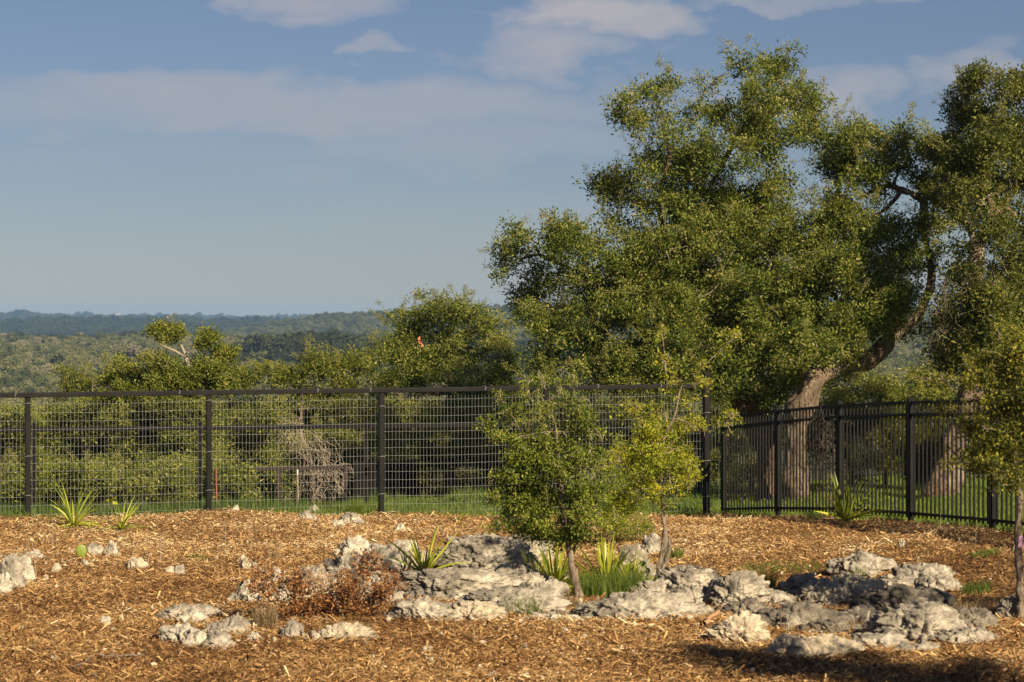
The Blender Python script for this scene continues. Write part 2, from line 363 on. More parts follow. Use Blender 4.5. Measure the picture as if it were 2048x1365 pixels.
RIDGES = [  # crest distance, crest height as photo row along the picture, front slope, back slope, tree height allowance
    (1500, [(-600, 660), (0, 676), (300, 672), (600, 674), (900, 672), (1400, 668), (1700, 660), (2000, 655), (2700, 650)], .0165, .05, 3),
    (930, [(-600, 1000), (330, 800), (400, 712), (520, 690), (640, 684), (800, 688), (1000, 700), (1300, 720), (2600, 760)], .09, .03, 5),
    (2700, [(-600, 720), (300, 690), (430, 668), (560, 642), (680, 631), (780, 627), (1000, 617), (1300, 616), (1700, 622), (2700, 610)], .045, .05, 3),
    (3600, [(-600, 648), (0, 642), (300, 641), (560, 646), (800, 648), (1400, 640), (2700, 640)], .03, .04, 3),
    (5600, [(-600, 640), (0, 628), (60, 629), (110, 636), (300, 640), (2700, 640)], .03, .03, 3),
    (7000, [(-600, 630), (0, 634), (200, 631), (350, 630), (520, 634), (700, 634), (1200, 630), (2700, 628)], .03, .03, 3),
]
def gz_far(px, y):
    z = np.interp(y, [60, 120, 300, 500, 650, 9000], [-3.2, -14, -29, -28, -26, -60.])
    for Yc, prof, sf, sb, th in RIDGES:
        crest = EYE - (lerpx(px, prof) - HZ) / F * Yc - th
        crest = crest + fb2(px * .012, np.zeros_like(px), 3, int(Yc)) * Yc * .0007
        h = crest - np.where(y < Yc, (Yc - y) * sf, (y - Yc) * sb)
        z = np.maximum(z, h)
    return z
def gz(x, y):
    x = np.asarray(x, float); y = np.asarray(y, float)
    w = sm(56, 76, y); px = 1024 + F * x / np.maximum(y, 1)
    return gz_near(x, y) * (1 - w) + gz_far(px, y) * w
def ground_at(px, py):
    """where the view ray through a photo pixel meets the near ground"""
    Y = 14.0
    ys = np.arange(12, 60, .05); xs = (px - 1024) / F * ys
    zr = EYE - (py - HZ) / F * ys; d = zr - gz(xs, ys); i = np.argmax(d < 0)
    return xs[i], ys[i]
def fence_line(x):   # the far edge of the mulch bed
    x = np.asarray(x, float)
    return np.where(x < 2.9, 32.05 + (x + 6.42) * (.8 / 2.3), np.where(x < 3.15, 35.3 + (x - 2.9) * 2.8, 36 - (x - 3.15) * 3.715))

# far and near ground as one fan-shaped sheet
ta = np.linspace(-.62, .62, 420); yy = np.concatenate([np.linspace(3, 60, 110), np.geomspace(60.5, 8600, 210)])
TA, YY = np.meshgrid(ta, yy); X = TA * YY + np.sign(TA) * 6 * np.abs(TA); 
Z = gz(X, YY); farw = sm(300, 700, YY)
Z = Z + farw * (fb2(X * .02, YY * .012, 4, 21) * 1.6 + fb2(X * .09, YY * .05, 2, 22) * .9) - .01
inner = (YY < fence_line(X) + .3) & (YY < 38)
Z = np.where(inner, Z - .07, Z)
nc_ = len(ta); nr = len(yy); i = (np.arange(nr - 1)[:, None] * nc_ + np.arange(nc_ - 1)[None]).ravel()
kind(mesh_np('ground', np.stack([X, YY, Z], -1).reshape(-1, 3), np.stack([i, i + 1, i + 1 + nc_, i + nc_], 1), M_GROUND, smooth=True), 'structure')

def patch(name, x0, x1, y0, y1, st, mat, inside, dz):
    xs = np.arange(x0, x1, st); ys = np.arange(y0, y1, st); A, B = np.meshgrid(xs, ys); Zp = gz(A, B) + dz
    n = len(xs); i = (np.arange(len(ys) - 1)[:, None] * n + np.arange(n - 1)[None]).ravel()
    Q = np.stack([i, i + 1, i + 1 + n, i + n], 1); ok = inside(A.ravel()[Q].mean(1), B.ravel()[Q].mean(1))
    return kind(mesh_np(name, np.stack([A, B, Zp], -1).reshape(-1, 3), Q[ok], mat, smooth=True), 'structure')
edge = lambda x, y: y < fence_line(x) + .12 * fb2(np.asarray(x) * 1.7, np.asarray(y) * 0 + 3, 2, 5)
patch('mulch_bed', -11, 9.5, 7, 36.3, .1, M_MULCH, edge, .0)
patch('lawn', -4, 15, 25, 50, .16, M_LAWNG, lambda x, y: (y > fence_line(x) - .02) & (x > -3.2 + .6 * fb2(np.asarray(x), np.asarray(y), 2, 8)), .006)

# ------------------------------------------------------------------ wood mulch
n = 520000
y = 16.6 + (36.0 - 16.6) * rng.random(n) ** 1.35; x = (rng.random(n) * 2 - 1) * (.218 * y + .5)
keep = y < fence_line(x) + .08 * rng.normal(size=n)
x = x[keep]; y = y[keep]; n = len(x)
big = rng.random(n); ln = np.where(big < .88, rng.uniform(.015, .042, n), rng.uniform(.04, .12, n)); wd = np.where(big < .22, ln * rng.uniform(.25, .5, n), ln * rng.uniform(.07, .20, n))
wd = np.clip(wd, .0035 + (y - 16) * .00015, .020)
ang = rng.random(n) * 2 * np.pi; tilt = rng.normal(0, .30, n)
ax = np.stack([np.cos(ang) * np.cos(tilt), np.sin(ang) * np.cos(tilt), np.sin(tilt)], 1)
pos = np.stack([x, y, gz(x, y) + rng.random(n) ** 1.5 * .030 + np.abs(np.sin(tilt)) * ln * .5], 1) - ax * ln[:, None] * .5
sd = unit(np.cross(ax, np.stack([rng.normal(0, .5, n), rng.normal(0, .5, n), np.ones(n)], 1)))
hw = (wd / 2)[:, None]; e = ax * ln[:, None]; tw_ = np.stack([np.zeros(n), np.zeros(n), rng.normal(0, .004, n)], 1)
V = np.stack([pos - sd * hw, pos + e - sd * hw * .5 + tw_, pos + e * .97 + sd * hw * .6, pos + sd * hw * .8 + tw_], 1).reshape(-1, 3)
Q = np.arange(n)[:, None] * 4 + np.array([[0, 1, 2, 3]])
patchy = np.clip(.5 + .5 * fb2(x * .9, y * .9, 3, 31), 0, 1)
tn = np.clip(rng.beta(1.5, 1.8, n) * .82 + .50 * patchy - .13 + .014 * (y - 22) + np.where(rng.random(n) < .03, .3, 0), 0, 1)
kind(mesh_np('wood_mulch', V, Q, M_CHIP, tint=tn), 'stuff')['label'] = 'orange brown shredded wood mulch over the whole foreground'

# ------------------------------------------------------------------ boulders
def worley(p, s=0):
    i = np.floor(p).astype(np.int64); f1 = np.full(len(p), 9.); f2 = np.full(len(p), 9.); idv = np.zeros(len(p))
    for a in (-1, 0, 1):
        for b in (-1, 0, 1):
            for c in (-1, 0, 1):
                x, y, z = i[:, 0] + a, i[:, 1] + b, i[:, 2] + c
                q = np.stack([x + _h(x, y, z, s), y + _h(x, y, z, s + 1), z + _h(x, y, z, s + 2)], 1); d = np.linalg.norm(q - p, axis=1); h = _h(x, y, z, s + 3)
                nearer = d < f1; f2 = np.where(nearer, f1, np.minimum(f2, d)); idv = np.where(nearer, h, idv); f1 = np.where(nearer, d, f1)
    return f1, f2, idv
def rock(px0, py0, px1, py1, mat, label, name='limestone_boulder', seed=0, depth=.75, sub=None, rough=1.0, lean=0, sink=.25, flat_top=0, group=None):
    gr = (px1 - px0) * .09; px0 -= gr; px1 += gr; py0 -= gr * .25; pc = (px0 + px1) / 2; x, Yb = ground_at(pc, py1)
    w = (px1 - px0) / F * Yb; d = max(w * depth, .08); Yc = Yb + d * .45; x = (pc - 1024) / F * Yc; w = (px1 - px0) / F * Yc
    zt = EYE - (py0 - HZ) / F * Yc; zb = EYE - (py1 - HZ) / F * Yb
    zg = min(zb, float(gz(x, Yc)))
    H = max(zt - zg, .03); zc = zg - H * sink * .2; hz = zt - zc
    sub = sub or (6 if w > .42 else 5 if w > .2 else 4)
    V, T = ICO[sub]; rg = np.random.default_rng(seed + 100); u = V.copy(); r = np.ones(len(u))
    for k in range(11):     # flat broken faces
        nrm = unit(rg.normal(size=3) * np.array([1, 1, .8])); dd = rg.uniform(.70, .93); pr = u @ nrm
        r = np.where(pr > 1e-3, np.minimum(r, dd / np.maximum(pr, 1e-3)), r)
    u = u * r[:, None]; s = seed * 7 + 3; sc = max(w, .25)
    q = u * np.array([w, d, max(hz, .12) * 1.3]) / .5
    q = q + .12 * np.stack([fbm(q * 2.2, 3, s + 40 + k) for k in range(3)], 1)
    f1 = fbm(q * 1.1 + seed, 3, s); f2 = fbm(q * 4.3, 4, s + 5, .62); pit = sm(.30, .6, vn(q * 6.5, s + 4))
    a1, a2, aid = worley(q * np.array([1.5, 1.5, 2.4]) + seed, s); b1, b2, bid = worley(q * np.array([4.2, 4.2, 6.0]) + seed, s + 30)
    crack = 1 - sm(0, .10, a2 - a1); crack2 = 1 - sm(0, .16, b2 - b1)
    amp = rough * min(1.15, .42 / (w / 2 + .05))
    disp = 1 + amp * (.13 * f1 + .085 * f2 + .26 * (aid - .5) + .10 * (bid - .5) - .16 * crack - .05 * crack2 - .10 * pit)
    u = u * disp[:, None]
    lo, hi = u.min(0), u.max(0); u = (u - (lo + hi) / 2) / ((hi - lo) / 2)
    u[:, 2] = (u[:, 2] + 1) / 2
    if flat_top: u[:, 2] = np.where(u[:, 2] > .6, .6 + (u[:, 2] - .6) * (1 - flat_top), u[:, 2]) / (1 - .4 * flat_top)
    zz = u[:, 2] * (hz + .18) - .18
    V2 = np.stack([x + u[:, 0] * w / 2 + lean * zz, Yc + u[:, 1] * d / 2, zc + zz], 1)
    V2 = V2 + unit(u) * (vn(V2 * 38, s)[:, None] * .006 * rough)
    base = thing(name, label, 'rock', (x, Yc, zg), group) if False else None
    o = mesh_np(name, V2 - np.array([x, Yc, zg]), T, mat, smooth=True); o.location = (x, Yc, zg)
    o['label'] = label; o['category'] = 'rock'
    if group: o['group'] = group
    return o
B = [
 (770, 1196, 915, 1243, M_RG, 'grey pitted limestone boulder just right of the dead brown shrub', {}),
 (895, 1203, 1010, 1244, M_RP, 'cream jagged limestone slab touching the right end of the grey pitted boulder', {}),
 (868, 1070, 1065, 1152, M_RG, 'large pale grey boulder behind the front strap leaved plant', dict(depth=.6)),
 (985, 1068, 1110, 1130, M_RG, 'grey boulder under the left side of the leafy green sapling', dict(depth=.7)),
 (725, 1088, 815, 1150, M_RG, 'smooth rounded grey boulder behind the right side of the dead brown shrub', dict(rough=.5)),
 (662, 1074, 745, 1118, M_RW, 'white crumbly rock at the top of the central outcrop', {}),
 (640, 1110, 715, 1150, M_RG, 'small grey rock under the white crumbly top of the outcrop', {}),
 (778, 1080, 835, 1128, M_RW, 'bright white smooth rock left behind the front strap leaved plant', dict(rough=.4)),
 (590, 1128, 668, 1172, M_RG, 'grey broken rock rising behind the dead brown shrub', {}),
 (652, 1135, 690, 1170, M_RG, 'upright grey shard in the middle of the dead brown shrub', dict(depth=.5)),
 (705, 1140, 800, 1190, M_RG, 'low grey rock partly covered by the dead brown shrub', {}),
 (476, 1158, 548, 1206, M_RW, 'whitish broken rock at the left end of the dead brown shrub', {}),
 (540, 1136, 568, 1166, M_RW, 'small white pointed rock above the left of the dead brown shrub', dict(depth=.6)),
 (452, 1186, 480, 1206, M_RG, 'small grey wedge rock left of the dead brown shrub', {}),
 (478, 1110, 512, 1140, M_RP, 'pair of knobbly cream stones on open mulch left of the dead shrub', {}),
 (800, 1140, 1040, 1205, M_RG, 'broad low grey limestone ledge below the front strap leaved plant', dict(depth=.55, flat_top=.4)),
 (960, 1125, 1120, 1200, M_RG, 'grey limestone ledge in the shade left of the sapling trunk', dict(depth=.6)),
 (930, 1180, 1130, 1232, M_RG, 'flat grey weathered ledge below the leafy sapling', dict(depth=.6, flat_top=.5)),
 (1160, 1188, 1400, 1242, M_RG, 'long low grey boulder right of the sapling trunk in front', dict(depth=.55)),
 (1050, 1226, 1190, 1243, M_RW, 'thin white rock edge showing above the mulch between two front boulders', dict(depth=.35)),
 (1310, 1134, 1450, 1196, M_RG, 'cracked grey boulder behind the foot of the yellow green sapling', {}),
 (1405, 1140, 1530, 1220, M_RG, 'big rounded dark grey boulder right of the yellow green sapling', dict(depth=.8)),
 (1240, 1088, 1300, 1140, M_RG, 'grey rock between the strap leaf clump and the yellow green sapling', {}),
 (1275, 1066, 1325, 1110, M_RG, 'grey rock directly behind the trunk of the yellow green sapling', {}),
 (1190, 1120, 1320, 1180, M_RG, 'low grey rock behind the grass at the strap leaf clump', {}),
 (1418, 1222, 1530, 1290, M_RP, 'cream lumpy boulder at the left front of the right outcrop', {}),
 (1540, 1270, 1735, 1318, M_RP, 'long low cream boulder at the front edge of the right outcrop', dict(depth=.45)),
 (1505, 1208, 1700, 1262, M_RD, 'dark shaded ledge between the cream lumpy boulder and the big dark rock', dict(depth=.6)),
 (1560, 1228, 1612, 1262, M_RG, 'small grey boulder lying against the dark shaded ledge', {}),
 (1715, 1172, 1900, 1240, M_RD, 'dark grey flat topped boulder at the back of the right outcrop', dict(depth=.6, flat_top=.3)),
 (1745, 1208, 1930, 1290, M_RG, 'biggest rounded grey boulder of the right outcrop with swirled pale edges', dict(depth=.8)),
 (1660, 1262, 1830, 1300, M_RG, 'low grey slab in front of the biggest right outcrop boulder', dict(depth=.6)),
 (1860, 1256, 2005, 1292, M_RG, 'flat grey slab at the right end of the right outcrop', dict(depth=.6)),
 (1660, 1104, 1785, 1160, M_RG, 'pale grey pointed boulder at the back of the right outcrop in sunlight', {}),
 (1785, 1126, 1925, 1172, M_RG, 'low pale grey boulder right of the pointed sunlit boulder', {}),
 (1556, 1146, 1660, 1200, M_RG, 'pale grey lumpy boulder left of the pointed sunlit boulder beside tall green grass', {}),
 (1650, 1145, 1760, 1200, M_RP, 'cream grey rock with weeds just below the pointed sunlit boulder', {}),
 (2000, 1176, 2100, 1240, M_RG, 'grey boulder behind the trunk of the right hand sapling at the picture edge', {}),
 (310, 1208, 440, 1240, M_RG, 'grey low slab at the back of the left front rock group', dict(depth=.6)),
 (345, 1216, 425, 1250, M_RW, 'white rounded rock in the middle of the left front rock group', {}),
 (322, 1248, 408, 1290, M_RW, 'white rock at the left front of the left front rock group', {}),
 (400, 1262, 468, 1300, M_RG, 'grey pitted rock at the right front of the left front rock group', {}),
 (425, 1226, 520, 1262, M_RG, 'grey white rock running right from the left front rock group', {}),
 (494, 1264, 528, 1284, M_RW, 'small whitish stone between the left front rock group and the wedge shaped rock', {}),
 (556, 1238, 612, 1280, M_RG, 'wedge shaped grey rock below the dead brown shrub', {}),
 (612, 1246, 750, 1280, M_RP, 'low crumbling pale rock row below the dead brown shrub', dict(depth=.4)),
 (0, 1106, 48, 1180, M_RG, 'grey rock cut by the left picture edge', {}),
 (30, 1110, 70, 1164, M_RW, 'white grey upright rock near the left picture edge', {}),
 (44, 1100, 95, 1118, M_RW, 'thin white slab lying behind the rocks at the left picture edge', dict(depth=.4)),
 (-20, 1145, 22, 1192, M_RW, 'white rock lowest at the left picture edge', {}),
 (208, 1080, 239, 1114, M_RW, 'white upright stone right of the cactus pad', dict(depth=.6)),
 (174, 1086, 212, 1112, M_RG, 'grey stone between the cactus pad and the white upright stone', {}),
 (256, 1114, 297, 1140, M_RP, 'cream flat stone alone right of the white upright stone', {}),
 (98, 1126, 124, 1146, M_RP, 'orange cream stone below the cactus pad', {}),
 (160, 1120, 186, 1132, M_RW, 'thin white stone right below the cactus pad', {}),
 (322, 1132, 352, 1150, M_RP, 'rounded tan stone with a smaller grey stone at its right', {}),
 (348, 1130, 370, 1150, M_RG, 'small grey stone at the right of the rounded tan stone', {}),
 (198, 1232, 226, 1252, M_RW, 'single white stone on open mulch left of the left front rock group', {}),
 (598, 1020, 632, 1040, M_RG, 'grey stone at the mulch edge near the fence', {}),
 (610, 1010, 638, 1030, M_RW, 'white stone just behind the grey one near the fence', {}),
 (680, 1024, 730, 1050, M_RG, 'grey flat boulder near the fence left of the middle post', {}),
 (662, 1040, 690, 1053, M_RW, 'pale stone lying left of the grey flat boulder by the fence', {}),
 (790, 1045, 814, 1062, M_RW, 'pale stone alone on mulch right of the middle fence post', {}),
 (460, 1010, 478, 1023, M_RW, 'small bright white stone at the mulch edge right of the second fence post', {}),
 (1798, 1078, 1812, 1094, M_RW, 'small pale stone on open mulch in front of the picket fence', {}),
 (2024, 1080, 2044, 1102, M_RW, 'white stone left of the pink ribbon by the right sapling', {}),
 (975, 1342, 1006, 1356, M_RW, 'pale stone near the bottom centre of the mulch', {}),
 (95, 1310, 126, 1320, M_RW, 'pale flat stone near the bottom left of the mulch', {}),
 (140, 1098, 156, 1106, M_RW, 'tiny white stone left of the cactus pad base', {}),
 (560, 1150, 640, 1195, M_RG, 'grey rock half hidden in the middle left of the dead brown shrub', {}),
 (690, 1112, 780, 1150, M_RW, 'white patched rock between the crumbly top and the rounded grey boulder', {}),
 (745, 1150, 850, 1190, M_RG, 'grey rock at the left end of the broad low ledge', {}),
 (1030, 1160, 1130, 1215, M_RG, 'grey rock just left of the slanting sapling trunk', {}),
 (840, 1100, 960, 1150, M_RG, 'pale grey rock directly behind the blades of the front strap leaved plant', {}),
 (1330, 1170, 1440, 1215, M_RG, 'low grey rock between the cracked boulder and the long front boulder', {}),
 (1225, 1196, 1330, 1238, M_RG, 'lumpy grey rock against the back of the long front boulder', {}),
 (1150, 1214, 1240, 1240, M_RW, 'whitish low rock at the left end of the long front boulder', {}),
 (1590, 1160, 1700, 1215, M_RG, 'broken pale rock behind the dark shaded ledge', {}),
 (1830, 1150, 1920, 1190, M_RG, 'small pale rock behind the flat topped dark boulder', {}),
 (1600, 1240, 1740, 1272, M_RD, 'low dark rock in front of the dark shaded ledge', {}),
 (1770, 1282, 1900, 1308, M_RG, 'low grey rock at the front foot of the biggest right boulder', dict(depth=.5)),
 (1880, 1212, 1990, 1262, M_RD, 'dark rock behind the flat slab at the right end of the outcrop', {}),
 (1690, 1208, 1770, 1250, M_RG, 'grey rock wedged left of the biggest right boulder', {}),
 (500, 1205, 560, 1232, M_RW, 'pale rock under the left tip of the dead brown shrub', {}),
 (355, 1258, 430, 1296, M_RW, 'pale knobbly rock between the two front rocks of the left group', {}),
 (880, 1150, 990, 1190, M_RG, 'grey block on the broad low ledge', {}),
 (1085, 1130, 1150, 1180, M_RG, 'grey rock in the shadow behind the strap leaf clump', {}),
 (1130, 1206, 1250, 1238, M_RG, 'flat ledge between the slanting sapling trunk and the long front boulder', dict(depth=.6, flat_top=.4)),
 (1250, 1160, 1350, 1200, M_RG, 'low ledge at the foot of the yellow green sapling', dict(depth=.6, flat_top=.3)),
 (1500, 1180, 1600, 1215, M_RG, 'low ledge between the rounded dark boulder and the dark shaded ledge', dict(depth=.7, flat_top=.3)),
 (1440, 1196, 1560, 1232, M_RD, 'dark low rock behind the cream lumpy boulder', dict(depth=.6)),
 (1740, 1150, 1850, 1185, M_RG, 'flat pale ledge between the two sunlit back boulders of the right outcrop', dict(depth=.6, flat_top=.3)),
 (600, 1160, 700, 1205, M_RP, 'cream broken ledge inside the dead brown shrub', dict(depth=.6)),
 (690, 1165, 800, 1212, M_RG, 'grey ledge behind the right part of the dead brown shrub', dict(depth=.6)),
 (520, 1175, 610, 1212, M_RW, 'white broken ledge at the left inside the dead brown shrub', dict(depth=.6)),
 (415, 1240, 500, 1270, M_RG, 'low grey ledge on the right side of the left front rock group', dict(depth=.6)),
 (800, 1100, 880, 1140, M_RG, 'grey rock between the white smooth rock and the large pale grey boulder', {}),
 (1290, 1195, 1420, 1236, M_RG, 'grey ledge rising behind the right end of the long front boulder', dict(depth=.6)),
]
ROCKS = [rock(a, b_, c_, d_, m_, lab, seed=i, name='limestone_boulder' if c_ - a > 45 else 'stone', **kw) for i, (a, b_, c_, d_, m_, lab, kw) in enumerate(B)]

# small loose rubble nobody could count
V_, T_ = ICO[1]; vs = []; ts = []; k = 0
for cx, cy, spx, spy, cnt in [(620, 1180, 160, 45, 110), (1000, 1190, 200, 50, 60), (1650, 1230, 260, 60, 80), (60, 1150, 90, 50, 30), (400, 1250, 120, 40, 50), (1250, 1180, 150, 50, 50), (1000, 1290, 900, 60, 60), (900, 1080, 900, 40, 45), (1750, 1170, 200, 40, 50)]:
    for _ in range(cnt):
        x, yb = ground_at(cx + rng.normal() * spx * .5, np.clip(cy + rng.normal() * spy * .5, 1045, 1360)); s_ = rng.uniform(.006, .026)
        vs.append(V_ * s_ * rng.uniform(.6, 1.3, 3) * (1 + .25 * rng.normal(size=(len(V_), 1))) + [x, yb, float(gz(x, yb)) + .03]); ts.append(T_ + k); k += len(V_)
kind(mesh_np('pebbles', np.concatenate(vs), np.concatenate(ts), M_RP), 'stuff')

# ------------------------------------------------------------------ fences
def shared(name, me, parent, loc, scale=None, rot=None):
    o = bpy.data.objects.new(name, me); COL.objects.link(o); o.parent = parent; o.location = tuple(float(v) for v in loc)
    if scale is not None: o.scale = scale
    if rot is not None: o.rotation_euler = rot
    return o
def bevbox(name, c, ax, ay, az, mat, parent, bev=.004):
    V, Q = boxes([(c, ax, ay, az)]); o = mesh_np(name, V, Q, mat, parent)
    if bev:
        m = o.modifiers.new('bevel', 'BEVEL'); m.width = bev; m.segments = 2
    return o
# 1. welded wire fence with heavy black rail
wf = thing('wire_fence', 'long black framed fence filled with welded silver wire mesh in front of the thicket', 'fence', (-1.82, 33.65, -.02))
d1 = np.array([2.3, .8, 0]); u1 = d1 / np.linalg.norm(d1); n1_ = np.array([-u1[1], u1[0], 0])
P0 = np.array([-6.42, 32.05, 0])
RZ = lambda k: 1.735 + .008 * k        # top of the rail at post k
ktop = lambda k: RZ(k)
def bar(name, a, b, w, h, mat, parent, bev=.004):
    a = np.asarray(a, float); b = np.asarray(b, float); d = b - a; s_ = unit(np.cross(d, [0, 0, 1.])); up = unit(np.cross(s_, d))
    return bevbox(name, (a + b) / 2, d, s_ * w, up * h, mat, parent, bev)
bar('top_rail', P0 - d1 * 1.5 + [0, 0, ktop(-1.5) - .032], P0 + d1 * 4 + [0, 0, ktop(4) - .032], .10, .064, M_BLACK, wf, .006)
for k in range(-1, 4):
    p = P0 + d1 * k; zb = float(gz(p[0], p[1])) - .15
    bevbox('post', p + [0, 0, (zb + ktop(k) - .066) / 2], u1 * .066, n1_ * .066, (0, 0, ktop(k) - .066 - zb), M_BLACK, wf)
p = P0 + d1 * 4.0 + u1 * .06; zb = float(gz(p[0], p[1])) - .15
ep = bevbox('end_post', p + [0, 0, (zb + 1.93) / 2], u1 * .088, n1_ * .088, (0, 0, 1.93 - zb), M_BLACK, wf, .006)
wr = .00125
wv, wq = tubes([(np.array([[0, 0, 0], [0, 0, .5], [0, 0, 1.]]), wr)], 4); wv2 = wv
def wire_fill(parent, pa, pb, ztop, zbot_off, pitch_v, pitch_h, rg):
    d = pb - pa; Ln = np.linalg.norm(d); u_ = d / Ln; nn = np.array([-u_[1], u_[0], 0]); loc0 = np.array(parent.location)
    nV = int(Ln / pitch_v); me = None
    for i in range(nV + 1):
        q = pa + u_ * i * pitch_v + nn * .040; zb = float(gz(q[0], q[1])) + zbot_off; zt = ztop(i * pitch_v / Ln)
        if me is None: o = mesh_np('vertical_wire', wv, wq, M_WIRE); me = o.data; o.parent = parent
        else: o = bpy.data.objects.new('vertical_wire', me); COL.objects.link(o); o.parent = parent
        o.location = (q[0] - loc0[0] + rg.normal() * .0015, q[1] - loc0[1], zb - loc0[2]); o.scale = (1, 1, zt - zb)
        o.rotation_euler = (0, rg.normal() * .0012, 0)
    nm = int(Ln / .15) + 2; t = np.linspace(0, 1, nm); k = 0; z0 = ztop(.5) - .085
    while True:
        zc = z0 - k * pitch_h
        pts = pa + d * t[:, None] + nn * (.040 + wr * 2.2); g = gz(pts[:, 0], pts[:, 1])
        w_ = fb2(t * Ln * .8, np.full_like(t, k * .6), 3, 77) * .006
        pts[:, 2] = zc + (ztop(0) * (1 - t) + ztop(1) * t - ztop(.5)) + w_ - .012 * np.sin(t * Ln / 2.435 * np.pi) ** 2
        ok = pts[:, 2] > g + .01
        if ok.sum() < 6: break
        if ok.all(): segs = [pts]
        else: i0 = np.where(ok)[0]; segs = [pts[s] for s in np.split(i0, np.where(np.diff(i0) > 1)[0] + 1) if len(s) > 2]
        V, Q = tubes([(s, wr) for s in segs], 4); mesh_np('horizontal_wire', V, Q, M_WIRE, parent); k += 1
rgw = np.random.default_rng(4)
wire_fill(wf, P0 - d1 * 1.08, P0 + d1 * 4.0 + u1 * .02, lambda t: 1.66 + .03 * t, .02, .0508, .1125, rgw)
for s_ in (-.6, -.07, .83, 1.62, 1.93, 2.62, 3.32, 3.72):   # wire ties hooked over the rail
    p = P0 + d1 * s_; zc = ktop(s_) - .032; a = np.linspace(-.3, 3.6, 10)
    V, Q = tubes([(p + n1_ * 0 + np.stack([u1[0] * .012 * np.sin(a * 2) - n1_[0] * .062 * np.cos(a), u1[1] * .012 * np.sin(a * 2) - n1_[1] * .062 * np.cos(a), zc + .046 * np.sin(a) + 0 * a], 1), .0024)], 5)
    mesh_np('wire_tie', V, Q, M_WIRE, wf)
for k in range(-1, 5):      # ties round the posts
    for h in (.28, .8, 1.5):
        p = P0 + d1 * k + (u1 * .06 if k == 4 else 0); a = np.linspace(2.6, 6.8, 8); hw_ = .052 + (.014 if k == 4 else 0)
        V, Q = tubes([(np.stack([p[0] + u1[0] * hw_ * np.cos(a) + n1_[0] * hw_ * np.sin(a), p[1] + u1[1] * hw_ * np.cos(a) + n1_[1] * hw_ * np.sin(a), h + float(gz(p[0], p[1])) + .012 * np.cos(a * 1.3)], 1), .0024)], 5)
        mesh_np('post_tie', V, Q, M_WIRE, wf)
# 2. loose end of mesh beyond the end post
wp = thing('wire_mesh_panel', 'narrow strip of silver wire mesh closing the gap right of the tall end post', 'wire mesh', (2.95, 35.38, -.17))
pa = P0 + d1 * 4 + u1 * .11; wire_fill(wp, pa, pa + u1 * .17 + [0, 0, 0], lambda t: 1.46, .02, .056, .11, rgw)

# 3. ornamental picket fence coming towards the camera on the right
def picket_fence(name, label, posts, zs, H, np_, gap=.15, mat=M_BLACK, pw=.019, postw=.064, cap=True, base=.06, with_pickets=None):
    root = thing(name, label, 'fence', (posts[0][0], posts[0][1], zs[0])); pk = None
    for i, (p, z) in enumerate(zip(posts, zs)):
        d = np.array(posts[min(i + 1, len(posts) - 1)], float) - np.array(posts[max(i - 1, 0)], float); d = np.array([*unit(d), 0]); nn = np.array([-d[1], d[0], 0])
        po = bevbox('post', (p[0], p[1], z + H / 2 - .1), d * postw, nn * postw, (0, 0, H + .2), mat, root, .004)
        if cap:
            V, Q = boxes([((p[0], p[1], z + H + .006), d * (postw + .014), nn * (postw + .014), (0, 0, .012))])
            V = np.concatenate([V, [[p[0], p[1], z + H + .045]]]); top = [1, 3, 7, 5]
            Tt = []
            for f in Q.tolist():
                Tt += [[f[0], f[1], f[2]], [f[0], f[2], f[3]]]
            for a_, b_ in zip(top, top[1:] + top[:1]): Tt.append([a_, b_, 8])
            mesh_np('post_cap', V, np.array(Tt), mat, po).location = (0, 0, 0)
    for i in range(len(posts) - 1):
        a = np.array([*posts[i], zs[i]]); b = np.array([*posts[i + 1], zs[i + 1]]); d = b - a; dh = unit(np.array([d[0], d[1], 0])); nn = np.array([-dh[1], dh[0], 0])
        a2 = a + dh * postw * .5; b2 = b - dh * postw * .5
        for h in (H - .035, H - .035 - gap, base + .05):
            bar('rail', a2 + [0, 0, h], b2 + [0, 0, h], .030, .036, mat, root, .003)
        for j in range(np_):
            t = (j + 1) / (np_ + 1); q = a + d * t; hgt = H - .05 - base
            if pk is None:
                V, Q = boxes([((0, 0, .5), (pw, 0, 0), (0, pw, 0), (0, 0, 1))]); o = mesh_np('picket', V, Q, mat); pk = o.data
            else: o = bpy.data.objects.new('picket', pk); COL.objects.link(o)
            o.parent = root; L0 = np.array(root.location); o.location = tuple(q + [0, 0, base] - L0); o.scale = (1, 1, hgt)
            o.rotation_euler = (0, 0, math.atan2(dh[1], dh[0]))
    return root
pp = [(3.15 + .576 * i, 36 - 2.14 * i) for i in range(7)]; zz = [-.226, -.045, .11, .225, .315, .38, .42]
picket_fence('picket_fence', 'black steel picket fence with double top rail running towards the camera on the right', pp, zz, 1.50, 18)
# 4. far side of the same enclosure, beyond the lawn
def pxp(px, Y): return ((px - 1024) / F * Y, Y)
picket_fence('picket_fence', 'distant low black picket fence beyond the lawn behind the oak trunks', [pxp(q, 56) for q in (1440, 1640, 1840, 2040)], [-1.95, -1.9, -1.85, -1.8], 1.30, 18, gap=.13, cap=False)
# 5. picket fence seen nearly end on behind the wire mesh
pf = [pxp(712, 40.5), pxp(748, 43), pxp(790, 45.5), pxp(830, 48), pxp(975, 47.0), pxp(1115, 46), pxp(1260, 45), pxp(1400, 44)]
picket_fence('picket_fence', 'dark picket fence behind the wire mesh under the oaks', pf, [-1.05, -1.2, -1.35, -1.45, -1.35, -1.1, -.8, -.6], 1.40, 19, gap=.13, cap=False)

